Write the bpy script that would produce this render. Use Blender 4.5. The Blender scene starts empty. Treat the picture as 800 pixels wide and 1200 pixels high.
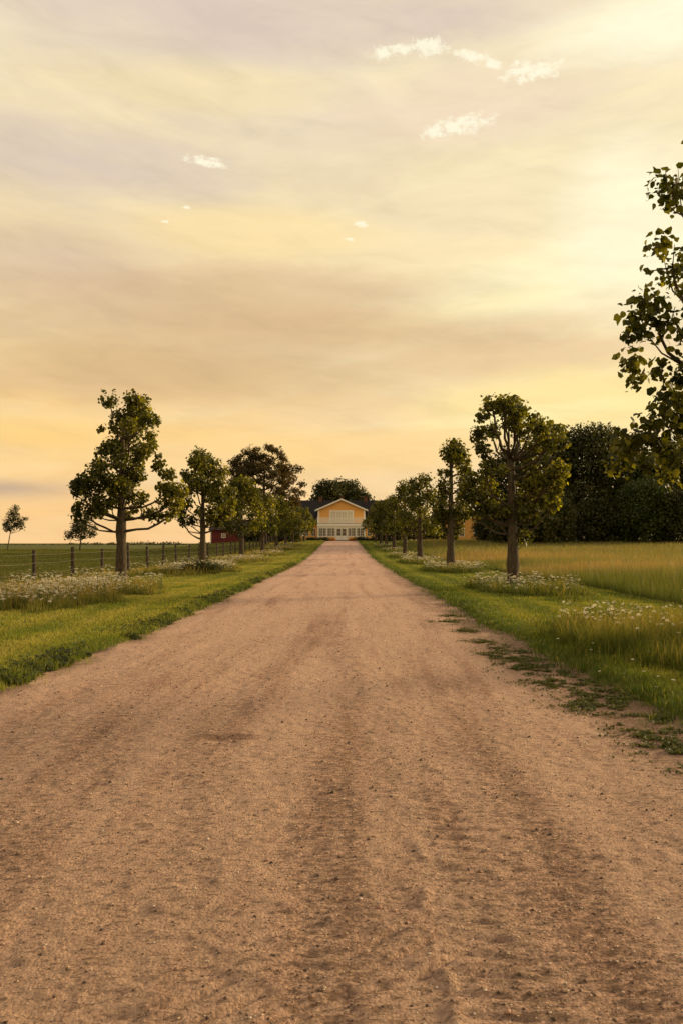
import bpy, math
import numpy as np
from mathutils import Vector

PI = math.pi
R = math.radians
F = 930.0                 # focal length in pixels of the 800 x 1200 photograph
EYE = 1.6
scn = bpy.context.scene
COL = scn.collection
rng = np.random.default_rng(7)


def lin(c):
    out = []
    for v in c:
        v = v / 255.0
        out.append(v / 12.92 if v <= 0.04045 else ((v + 0.055) / 1.055) ** 2.4)
    return tuple(out) + (1.0,)


# ------------------------------------------------------------------ noise
_T = np.random.default_rng(99).random((256, 256))


def vn(x, y, s=1.0, o=0):
    x = np.asarray(x, float) / s + o * 17.31
    y = np.asarray(y, float) / s + o * 9.17
    xi = np.floor(x).astype(int); yi = np.floor(y).astype(int)
    fx = x - xi; fy = y - yi
    fx = fx * fx * (3 - 2 * fx); fy = fy * fy * (3 - 2 * fy)
    a = _T[xi & 255, yi & 255]; b = _T[(xi + 1) & 255, yi & 255]
    c = _T[xi & 255, (yi + 1) & 255]; d = _T[(xi + 1) & 255, (yi + 1) & 255]
    return (a * (1 - fx) + b * fx) * (1 - fy) + (c * (1 - fx) + d * fx) * fy


def fbm(x, y, s=1.0, o=0, n=4):
    r = 0; a = .5; t = 0
    for i in range(n):
        r = r + a * vn(x, y, s / 2 ** i, o + i * 3); t += a; a *= .5
    return r / t


def sstep(a, b, x):
    t = np.clip((np.asarray(x, float) - a) / (b - a), 0, 1)
    return t * t * (3 - 2 * t)


# ------------------------------------------------------------------ terrain
def edge_l(y):
    y = np.asarray(y, float)
    return -3.36 - .45 * (1 - sstep(5, 16, y)) + .30 * (fbm(y, y * 0, 1.1, 3, 5) - .5)


def edge_r(y):
    y = np.asarray(y, float)
    return 2.66 + .34 * (1 - sstep(5.5, 11, y)) + .5 * (fbm(y, y * 0, 1.2, 5, 5) - .5)


def base(x, y):
    x = np.asarray(x, float); y = np.asarray(y, float)
    lat = np.where(x < 0, 1 - sstep(14, 40, -x), 1.0)
    z = 1.95 * sstep(55, 165, y) * lat
    z = z * (1 - sstep(260, 520, y))
    return z


def ground_z(x, y):
    x = np.asarray(x, float); y = np.asarray(y, float)
    z = base(x, y)
    el = edge_l(y); er = edge_r(y)
    bl = sstep(0, .35, el - x); br = sstep(0, .5, x - er)
    ins = 1 - np.maximum(bl, br)
    z = z - .07 * ins + (bl * .075 + br * .05) * (1 - sstep(0, 60, np.abs(x)) * .6)
    z = z + (.05 * (fbm(x, y, 2.1, 8) - .5) + .12 * (fbm(x, y, 9, 2) - .5)) * np.maximum(bl, br)
    return z


TREES_R = [11.6, 27.6, 43.5, 61, 75.5, 92, 108, 124]
TREES_L = [29.8, 47, 65, 82, 99, 115, 131]
XR, XL = 5.87, -8.3
PATCH = [(5.8, 11.7, 2.9, 4.1), (5.6, 24.6, 1.8, 4.0), (5.9, 43, 1.8, 5.5), (5.9, 60, 1.8, 5.5), (5.9, 75, 1.8, 5),
         (5.9, 92, 1.8, 5), (5.9, 108, 1.8, 5),
         (-7.6, 12.6, 1.7, 2.4), (-7.5, 22.6, 2.1, 5.6), (-7.4, 42, 1.9, 6.0), (-7.5, 62, 1.8, 6), (-7.5, 80, 1.8, 6), (-7.5, 98, 1.8, 5), (-7.5, 115, 1.8, 5)]


def patch(x, y):
    m = np.zeros(np.shape(x)); x = np.asarray(x, float)
    nn = .95 * (fbm(x, y, 1.0, 11) - .5)
    for cx, cy, rx, ry in PATCH:
        r = np.sqrt(((x - cx) / rx) ** 2 + ((y - cy) / ry) ** 2) + nn
        m = np.maximum(m, 1 - sstep(.62, 1.05, r))
    return m


def zones(x, y):
    """lawn, meadow island, right field, left fence strip, left field weights"""
    x = np.asarray(x, float); y = np.asarray(y, float)
    w = .5 * (fbm(x * 0, y, 3, 21) - .5)
    el = edge_l(y); er = edge_r(y)
    fr = sstep(8.1, 8.35, x + w)
    fl = sstep(9.1, 9.4, -x + w)
    far = sstep(11.7, 12.2, -x)
    strip = fl * (1 - far)
    jag = .5 * (fbm(x, y, .22, 97, 3) - .5)
    side = np.maximum(sstep(.02, .30, x - er + jag), sstep(-.05, .12, el - x + jag))
    loose = (fbm(x, y, .09, 95, 2) > .62) * np.maximum(sstep(-.5, .1, x - er + jag), sstep(-.2, .05, el - x + jag))
    side = np.maximum(side, .8 * loose)
    p = patch(x, y) * (1 - fr) * (1 - fl) * side
    lawn = np.clip(side - fr - fl, 0, 1) * (1 - p)
    return lawn, p, fr, strip, far


# ------------------------------------------------------------------ mesh helpers
def np_mesh(name, V, polys, mats, tint=None, mi=None, smooth=False):
    V = np.asarray(V, np.float32)
    me = bpy.data.meshes.new(name)
    me.vertices.add(len(V)); me.vertices.foreach_set('co', V.ravel())
    loops = np.concatenate([np.asarray(p, np.int32).ravel() for p in polys])
    tot = np.concatenate([np.full(len(p), np.shape(p)[1], np.int32) for p in polys])
    st = np.concatenate([[0], np.cumsum(tot)[:-1]]).astype(np.int32)
    me.loops.add(len(loops)); me.loops.foreach_set('vertex_index', loops)
    me.polygons.add(len(tot)); me.polygons.foreach_set('loop_start', st); me.polygons.foreach_set('loop_total', tot)
    if mi is not None: me.polygons.foreach_set('material_index', np.asarray(mi, np.int32))
    me.update(calc_edges=True)
    if smooth: me.polygons.foreach_set('use_smooth', np.ones(len(tot), bool))
    if tint is not None:
        a = me.color_attributes.new('tint', 'FLOAT_COLOR', 'POINT')
        t = np.ones((len(V), 4), np.float32); tint = np.asarray(tint, np.float32)
        t[:, :tint.shape[1]] = tint
        a.data.foreach_set('color', t.ravel())
    for m in (mats if isinstance(mats, (list, tuple)) else [mats]): me.materials.append(m)
    return me


def link(name, me, parent=None, loc=None):
    o = bpy.data.objects.new(name, me); COL.objects.link(o)
    if parent is not None: o.parent = parent
    if loc is not None: o.location = loc
    return o


def tag(o, label=None, cat=None, group=None, kind=None):
    if label: o['label'] = label
    if cat: o['category'] = cat
    if group: o['group'] = group
    if kind: o['kind'] = kind
    return o


def empty(name, loc):
    o = bpy.data.objects.new(name, None); COL.objects.link(o); o.location = loc; o.empty_display_size = .2
    return o


class MB:
    def __init__(s):
        s.v = []; s.f = []

    def poly(s, pts, faces):
        b = len(s.v); s.v += [tuple(p) for p in pts]; s.f += [tuple(b + i for i in f) for f in faces]; return s

    def box(s, x0, x1, y0, y1, z0, z1):
        return s.poly([(x0, y0, z0), (x1, y0, z0), (x1, y1, z0), (x0, y1, z0), (x0, y0, z1), (x1, y0, z1), (x1, y1, z1), (x0, y1, z1)],
                      [(0, 3, 2, 1), (4, 5, 6, 7), (0, 1, 5, 4), (1, 2, 6, 5), (2, 3, 7, 6), (3, 0, 4, 7)])

    def tube(s, pts, rad, n=8, cap=True):
        pts = [Vector(p) for p in pts]; b = len(s.v); k = len(pts)
        up = Vector((.13, .07, 1)).normalized(); prev = None
        for i, p in enumerate(pts):
            t = (pts[min(i + 1, k - 1)] - pts[max(i - 1, 0)]).normalized()
            if prev is None:
                a = t.cross(Vector((1, 0, 0)) if abs(t.x) < .9 else Vector((0, 1, 0))).normalized()
            else:
                a = (prev - t * prev.dot(t)).normalized()
            prev = a; c = t.cross(a)
            for j in range(n):
                an = 2 * PI * j / n
                q = p + (a * math.cos(an) + c * math.sin(an)) * rad[i]
                s.v.append(tuple(q))
        for i in range(k - 1):
            for j in range(n):
                s.f.append((b + i * n + j, b + i * n + (j + 1) % n, b + (i + 1) * n + (j + 1) % n, b + (i + 1) * n + j))
        if cap:
            s.f.append(tuple(b + j for j in reversed(range(n)))); s.f.append(tuple(b + (k - 1) * n + j for j in range(n)))
        return s

    def mesh(s, name, mat, smooth=False):
        me = bpy.data.meshes.new(name); me.from_pydata(s.v, [], s.f); me.materials.append(mat); me.update()
        if smooth:
            for p in me.polygons: p.use_smooth = True
        return me

    def build(s, name, mat, parent=None, smooth=False):
        return link(name, s.mesh(name, mat, smooth), parent)


# ------------------------------------------------------------------ material helpers
class NT:
    def __init__(s, nt): s.nt = nt; nt.nodes.clear()

    def n(s, t, **k):
        nd = s.nt.nodes.new(t)
        for a, v in k.items():
            if a.startswith('i_'): s.set(nd.inputs[a[2:].replace('_', ' ')], v)
            else: setattr(nd, a, v)
        return nd

    def set(s, inp, v):
        if isinstance(v, bpy.types.NodeSocket): s.nt.links.new(v, inp)
        elif v is not None: inp.default_value = v

    def m(s, op, a, b=None, c=None, clamp=False):
        nd = s.nt.nodes.new('ShaderNodeMath'); nd.operation = op; nd.use_clamp = clamp
        for i, v in enumerate((a, b, c)):
            if v is not None: s.set(nd.inputs[i], v)
        return nd.outputs[0]

    def mix(s, f, a, b, bt='MIX'):
        nd = s.nt.nodes.new('ShaderNodeMix'); nd.data_type = 'RGBA'; nd.blend_type = bt
        s.set(nd.inputs[0], f); s.set(nd.inputs[6], a); s.set(nd.inputs[7], b)
        return nd.outputs[2]

    def ramp(s, f, stops, interp='LINEAR'):
        nd = s.nt.nodes.new('ShaderNodeValToRGB'); cr = nd.color_ramp; cr.interpolation = interp
        while len(cr.elements) < len(stops): cr.elements.new(.5)
        for e, (p, c) in zip(cr.elements, stops):
            e.position = p; e.color = c if isinstance(c, (tuple, list)) else (c, c, c, 1)
        s.set(nd.inputs[0], f)
        return nd.outputs[0]

    def noise(s, vec, scale, detail=4, rough=.55, dist=0):
        nd = s.nt.nodes.new('ShaderNodeTexNoise'); s.set(nd.inputs['Vector'], vec)
        nd.inputs['Scale'].default_value = scale; nd.inputs['Detail'].default_value = detail
        nd.inputs['Roughness'].default_value = rough; nd.inputs['Distortion'].default_value = dist
        return nd.outputs['Fac']

    def xyz(s, x, y, z=0.0):
        nd = s.nt.nodes.new('ShaderNodeCombineXYZ')
        for i, v in enumerate((x, y, z)): s.set(nd.inputs[i], v)
        return nd.outputs[0]

    def scale(s, vec, v):
        nd = s.nt.nodes.new('ShaderNodeVectorMath'); nd.operation = 'MULTIPLY'; s.set(nd.inputs[0], vec); nd.inputs[1].default_value = v
        return nd.outputs[0]


def newmat(name):
    m = bpy.data.materials.new(name); m.use_nodes = True
    return m, NT(m.node_tree)


def simple(name, col, col2=None, sc=3.0, rough=.8, bump=0.0, stretch=(1, 1, 1), spec=.3):
    m, t = newmat(name)
    co = t.n('ShaderNodeTexCoord').outputs['Object']
    v = t.scale(co, stretch)
    f = t.noise(v, sc, 5, .6)
    c = t.mix(t.ramp(f, [(.35, 0.0), (.65, 1.0)]), col, col2 or tuple(x * .75 for x in col[:3]) + (1,))
    b = t.n('ShaderNodeBsdfPrincipled', i_Base_Color=c, i_Roughness=rough)
    b.inputs['Specular IOR Level'].default_value = spec
    if bump:
        bn = t.n('ShaderNodeBump', i_Height=f); bn.inputs['Strength'].default_value = bump; bn.inputs['Distance'].default_value = .05
        t.set(b.inputs['Normal'], bn.outputs[0])
    o = t.n('ShaderNodeOutputMaterial'); t.set(o.inputs[0], b.outputs[0])
    return m


def leafmat(name, stops, trans=.35, tcol=None, rough=.5, spec=.25):
    m, t = newmat(name)
    a = t.n('ShaderNodeAttribute', attribute_name='tint')
    sp = t.n('ShaderNodeSeparateColor', i_Color=a.outputs['Color'])
    c = t.ramp(sp.outputs[0], stops)
    b = t.n('ShaderNodeBsdfPrincipled', i_Base_Color=c, i_Roughness=rough)
    b.inputs['Specular IOR Level'].default_value = spec
    tc = t.mix(1.0, c, tcol or (1.6, 1.5, .5, 1), 'MULTIPLY')
    tr = t.n('ShaderNodeBsdfTranslucent', i_Color=tc)
    mx = t.n('ShaderNodeMixShader'); mx.inputs[0].default_value = trans
    t.set(mx.inputs[1], b.outputs[0]); t.set(mx.inputs[2], tr.outputs[0])
    o = t.n('ShaderNodeOutputMaterial'); t.set(o.inputs[0], mx.outputs[0])
    return m


# ------------------------------------------------------------------ light and sky
SUN_AZ, SUN_EL = 62.0, 13.0


def build_light():
    w = bpy.data.worlds.new('World'); scn.world = w; w.use_nodes = True
    t = NT(w.node_tree)
    d = t.n('ShaderNodeTexCoord').outputs['Generated']
    s = t.n('ShaderNodeSeparateXYZ', i_Vector=d)
    x, y, z = s.outputs
    az = t.m('ARCTAN2', x, y)
    el = t.m('ARCSINE', t.m('MINIMUM', t.m('MAXIMUM', z, -1.0), 1.0))
    deg = 180 / PI
    azd = t.m('MULTIPLY', az, deg); eld = t.m('MULTIPLY', el, deg)

    # the cloud deck: long soft bands that tilt a little
    v1 = t.xyz(t.m('MULTIPLY', az, 1.6), t.m('ADD', t.m('MULTIPLY', el, 6.5), t.m('MULTIPLY', az, .9)), .3)
    n1 = t.noise(v1, 1.6, 6, .55, .6)
    v2 = t.xyz(t.m('MULTIPLY', az, 1.3), t.m('SUBTRACT', t.m('MULTIPLY', el, 9.0), t.m('MULTIPLY', az, 1.2)), 4.0)
    n2 = t.noise(v2, 2.6, 7, .6, .8)
    v3 = t.xyz(az, t.m('MULTIPLY', el, 2.0), 9.0)
    n3 = t.noise(v3, 1.3, 4, .5, .3)
    eln = t.m('ADD', eld, t.m('MULTIPLY', t.m('SUBTRACT', n3, .5), 4.0))
    basec = t.ramp(t.m('DIVIDE', eln, 90.0, clamp=True), [
        (0.0, lin((247, 203, 142))), (.035, lin((246, 206, 142))), (.075, lin((250, 212, 142))), (.11, lin((243, 206, 142))), (.155, lin((232, 203, 152))),
        (.20, lin((240, 214, 163))), (.26, lin((240, 220, 174))), (.33, lin((236, 219, 186))), (.39, lin((232, 217, 190))), (.6, lin((190, 180, 172))),
        (1.0, lin((150, 148, 155)))])

    def gauss(v, c, sg):
        q = t.m('DIVIDE', t.m('SUBTRACT', v, c), sg)
        return t.m('EXPONENT', t.m('MULTIPLY', t.m('MULTIPLY', q, q), -1.0))
    # brighter, creamier towards the hidden sun on the right
    right = t.m('MULTIPLY', t.m('ADD', t.m('MULTIPLY', t.ramp(t.m('DIVIDE', t.m('ADD', azd, 24.0), 60.0, clamp=True), [(0.0, 0.0), (1.0, 1.0)], 'EASE'), 1.15), .0),
                gauss(eld, 17.0, 22.0))
    c = t.mix(t.m('MULTIPLY', right, .7, clamp=True), basec, lin((255, 240, 196)))
    # bright creamy veils
    br = t.m('MULTIPLY', t.ramp(n2, [(.48, 0.0), (.68, 1.0)]), t.m('ADD', .25, t.m('MULTIPLY', gauss(azd, 18.0, 18.0), .6)))
    c = t.mix(t.m('MULTIPLY', br, .8, clamp=True), c, lin((255, 240, 190)))
    # grey-mauve veils
    gm = t.m('MULTIPLY', t.ramp(n1, [(.42, 0.0), (.62, 1.0)]), .55)
    up = t.m('MULTIPLY', gauss(azd, -24.0, 22.0), gauss(eld, 29.0, 9.0))
    c = t.mix(t.m('MULTIPLY', gm, t.m('ADD', .22, up), clamp=True), c, lin((206, 190, 178)))
    band = t.m('MULTIPLY', gauss(t.m('ADD', eln, t.m('MULTIPLY', azd, .05)), 13.2, 2.6), gauss(azd, -6.0, 22.0))
    c = t.mix(t.m('MULTIPLY', band, t.m('ADD', .15, t.m('MULTIPLY', n1, .75)), clamp=True), c, lin((205, 176, 138)))
    low = t.m('MULTIPLY', gauss(t.m('ADD', eld, t.m('MULTIPLY', n3, .6)), 3.85, .62), gauss(azd, -27.0, 8.0))
    c = t.mix(t.m('MULTIPLY', low, .8, clamp=True), c, lin((176, 158, 148)))
    # broad patches of thicker and thinner cloud, their edges frayed by noise
    f1 = t.noise(t.xyz(t.m('MULTIPLY', az, 1.5), t.m('MULTIPLY', el, 4.0), 21.0), 3.5, 7, .62)
    f2 = t.noise(t.xyz(t.m('MULTIPLY', az, 2.2), t.m('ADD', t.m('MULTIPLY', el, 9.0), t.m('MULTIPLY', az, .8)), 27.0), 4.0, 7, .6, .5)
    fray = t.m('MULTIPLY', t.m('SUBTRACT', f1, .5), 2.6)
    for px, py, sx, sy, tilt, col, am in [
            (80, 178, 230, 38, .03, (212, 194, 182), .62), (330, 12, 330, 40, 0, (216, 198, 184), .7), (560, 110, 200, 40, .05, (238, 216, 188), .5),
            (210, 92, 170, 28, .02, (246, 226, 172), .55), (300, 268, 150, 26, .0, (252, 226, 164), .5), (40, 300, 160, 34, 0, (214, 190, 162), .6),
            (640, 330, 170, 36, .12, (255, 246, 200), .75), (560, 355, 130, 16, .1, (255, 240, 186), .6), (790, 8, 150, 34, 0, (255, 250, 218), .9), (740, 260, 90, 90, 0, (255, 248, 212), .8),
            (300, 345, 300, 34, .02, (210, 179, 140), .52), (440, 385, 260, 26, -.02, (212, 180, 136), .52), (180, 440, 240, 34, .0, (210, 178, 132), .55), (640, 415, 170, 22, .02, (232, 198, 150), .5),
            (690, 470, 190, 44, .06, (255, 232, 160), .7), (60, 505, 180, 16, .02, (252, 212, 136), .55), (400, 530, 260, 30, 0, (252, 212, 138), .5), (620, 485, 120, 10, .08, (255, 240, 176), .6)]:
        a = math.degrees(math.atan((px - 402) / F)); e = math.degrees(math.atan((636 - py) / F * math.cos(math.radians(a)))); k = .057
        qa = t.m('DIVIDE', t.m('SUBTRACT', azd, a), sx * k)
        qe = t.m('DIVIDE', t.m('SUBTRACT', t.m('SUBTRACT', eld, e), t.m('MULTIPLY', t.m('SUBTRACT', azd, a), tilt)), sy * k)
        g = t.m('SUBTRACT', t.m('ADD', 1.0, fray), t.m('ADD', t.m('MULTIPLY', qa, qa), t.m('MULTIPLY', qe, qe)))
        c = t.mix(t.m('MULTIPLY', t.ramp(t.m('MULTIPLY', t.m('ADD', g, .9), .45), [(0.0, 0.0), (1.0, 1.0)], 'EASE'), min(1, am * 1.25)), c, lin(col))
    wv = t.ramp(f2, [(.3, .93), (.5, 1.0), (.7, 1.045)])
    c = t.mix(1.0, c, wv, 'MULTIPLY')
    # a few small bright clouds
    wob = t.noise(t.xyz(t.m('MULTIPLY', az, 1.0), t.m('MULTIPLY', el, 1.5), 2.0), 72, 7, .72)
    acc = None
    for px, py, sx, sy, tilt in [(457, 47, 25, 8, 0), (480, 43, 16, 6, 0), (505, 41, 27, 10, 0), (556, 53, 20, 7, -.2), (584, 62, 14, 5, -.1), (628, 70, 38, 12, 0), (540, 138, 46, 11, .1), (508, 147, 16, 6, .2),
                                 (234, 180, 22, 6, 0), (248, 185, 18, 4, -.1), (423, 257, 9, 4, 0), (408, 276, 8, 2.5, 0), (190, 254, 6, 2, 0), (216, 237, 6, 2, 0)]:
        a = math.degrees(math.atan((px - 402) / F)); e = math.degrees(math.atan((636 - py) / F * math.cos(math.radians(a))))
        k = 1.0 / 16.2 * .92
        qa = t.m('DIVIDE', t.m('SUBTRACT', azd, a), sx * k)
        qe = t.m('DIVIDE', t.m('SUBTRACT', t.m('SUBTRACT', eld, e), t.m('MULTIPLY', t.m('SUBTRACT', azd, a), tilt)), sy * k)
        g = t.m('SUBTRACT', 1.0, t.m('ADD', t.m('MULTIPLY', qa, qa), t.m('MULTIPLY', qe, qe)))
        acc = g if acc is None else t.m('MAXIMUM', acc, g)
    cl = t.m('ADD', t.m('MAXIMUM', acc, -1.5), t.m('MULTIPLY', t.m('SUBTRACT', wob, .46), 6.5))
    clm = t.m('MULTIPLY', t.ramp(t.m('MULTIPLY', cl, .5), [(.0, 0.0), (.75, 1.0)], 'EASE'), .85)
    c = t.mix(clm, c, lin((255, 250, 222)))
    hs = t.n('ShaderNodeHueSaturation', i_Color=c); hs.inputs['Saturation'].default_value = 1.02; hs.inputs['Hue'].default_value = .496; c = hs.outputs[0]
    # below the horizon
    c = t.mix(t.ramp(t.m('ADD', .5, t.m('MULTIPLY', eld, .2)), [(.35, 1.0), (.5, 0.0)]), c, (.12, .1, .05, 1))
    # dusk side behind the viewer is dimmer
    back = t.ramp(t.m('ADD', t.m('MULTIPLY', y, .5), .5), [(.1, .92), (.65, 1.0)])
    c = t.mix(1.0, c, back, 'MULTIPLY')

    sky = t.n('ShaderNodeTexSky', sky_type='NISHITA', sun_disc=False, sun_elevation=R(SUN_EL), sun_rotation=R(SUN_AZ))
    sky.air_density = 1.4; sky.dust_density = 2.5
    b1 = t.n('ShaderNodeBackground', i_Color=sky.outputs[0]); b1.inputs[1].default_value = .06
    b2 = t.n('ShaderNodeBackground', i_Color=c); b2.inputs[1].default_value = 1.07
    mx = t.n('ShaderNodeMixShader'); mx.inputs[0].default_value = .97
    t.set(mx.inputs[1], b1.outputs[0]); t.set(mx.inputs[2], b2.outputs[0])
    o = t.n('ShaderNodeOutputWorld'); t.set(o.inputs[0], mx.outputs[0])

    L = bpy.data.lights.new('sun', 'SUN'); L.energy = 4.9; L.angle = R(12); L.color = (1.0, .74, .40)
    lo = bpy.data.objects.new('sun', L); COL.objects.link(lo)
    dv = Vector((math.sin(R(SUN_AZ)) * math.cos(R(SUN_EL)), math.cos(R(SUN_AZ)) * math.cos(R(SUN_EL)), math.sin(R(SUN_EL))))
    lo.rotation_euler = dv.to_track_quat('Z', 'Y').to_euler(); lo.location = (30, 20, 20)


def build_camera():
    cd = bpy.data.cameras.new('camera'); co = bpy.data.objects.new('camera', cd); COL.objects.link(co)
    cd.sensor_fit = 'VERTICAL'; cd.sensor_height = 36; cd.lens = F / 1200 * 36; cd.clip_end = 5000; cd.clip_start = .05
    cd.shift_x = -2 / 1200.
    co.location = (0, 0, EYE); co.rotation_euler = (PI / 2 + math.atan(36 / F), 0, 0)
    scn.camera = co
    scn.view_settings.view_transform = 'Standard'; scn.view_settings.look = 'None'; scn.view_settings.exposure = 0


# ------------------------------------------------------------------ ground
def grid_mesh(name, xs, ys, zf, mat, tintf=None):
    X, Y = np.meshgrid(xs, ys); nx, ny = len(xs), len(ys)
    Z = zf(X, Y)
    V = np.stack([X, Y, Z], -1).reshape(-1, 3)
    i = (np.arange(ny - 1)[:, None] * nx + np.arange(nx - 1)[None]).ravel()
    Q = np.stack([i, i + 1, i + nx + 1, i + nx], -1)
    T = tintf(X, Y).reshape(-1, 3) if tintf else None
    return np_mesh(name, V, [Q], mat, tint=T, smooth=True)


def road_h(X, Y):
    near = np.clip(9.0 / np.maximum(Y, 1), 0.0, 1)
    h = .05 * (fbm(X, Y * .25, .9, 31, 3) - .5)                                # long soft ruts
    h = h + .014 * (fbm(X, Y, .16, 33, 3) - .5) * (.4 + near)
    h = h + .010 * np.clip(fbm(X, Y, .055, 35, 2) - .5, -.1, 1) * near
    # tyre tread printed across the near right of centre
    xc = .42 + .035 * (Y - 2.5) + .03 * np.sin(Y * 1.3)
    m = np.exp(-((X - xc - .12) / .15) ** 4) * sstep(1.5, 2.2, Y) * (1 - sstep(4.2, 6.0, Y)) * sstep(.28, .5, fbm(X, Y, .5, 41, 2))
    br = np.maximum(0, np.sin(2 * PI * (Y + .12 * (X - xc) + .02 * np.sin(9 * X)) / .135)) ** 3
    h = h + m * (-.012 * br + .002)
    ridge = np.exp(-((X - xc + .06 + .03 * np.sin(Y * 6)) / .03) ** 2) * (1 - sstep(3.2, 5, Y)) * sstep(.42, .7, fbm(X, Y, .22, 43, 3))
    h = h + .022 * ridge
    # clods and little scuffs, wider than long
    cl = fbm(X * .55, Y * 1.15, .05, 57, 2); h = h + .010 * np.clip(cl - .52, 0, 1) * near * 2 - .010 * np.clip(.40 - cl, 0, 1) * near * 2
    cl = fbm(X * .5, Y * 1.2, .13, 59, 2); h = h - .018 * np.clip(.36 - cl, 0, 1) * (.3 + near)
    # diagonal chevron tread bottom left of centre
    a = .55; u = X * math.cos(a) + Y * math.sin(a); v = -X * math.sin(a) + Y * math.cos(a)
    m2 = np.exp(-((v - 2.55) / .26) ** 4) * np.exp(-((X + .15) / .75) ** 4) * sstep(.35, .55, fbm(X, Y, .4, 45, 2))
    br2 = np.maximum(0, np.sin(2 * PI * (v + .03 * np.sin(8 * u)) / .15)) ** 3
    h = h - .022 * m2 * br2
    # scraped hollow left of centre
    h = h - .02 * np.exp(-(((X + .95) / .22) ** 2 + ((Y - 6.55) / .07) ** 2))
    return h


def rut(X, Y):
    """0 pale packed sand, 1 dark loose stones"""
    a = fbm(X + .15 * np.sin(Y * .25) + .05 * Y * sstep(.3, 1.6, -X) * (1 - sstep(6, 14, Y)), Y * .055, .36, 51, 4)
    b = fbm(X, Y * .5, .35, 53, 4)
    mid = np.exp(-((X - .12 - .12 * np.sin(Y * .3)) / .34) ** 2) + .35 * np.exp(-((X - .95 - .1 * np.sin(Y * .21)) / .2) ** 2)
    side = sstep(1.6, 3.0, X) * .8 + sstep(2.2, 3.6, -X) * .55
    lft = .5 * np.exp(-((X + 1.5) / .3) ** 2)
    r = (.06 + .24 * fbm(X, Y * .3, 1.1, 55, 3)) * (mid + lft) + .25 * side + 1.35 * (a - .5) + .5 * (b - .5) + .16
    hollow = np.exp(-(((X + .95) / .26) ** 2 + ((Y - 6.6) / .10) ** 2)) * .9
    return np.clip(r + hollow, 0, 1)


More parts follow.
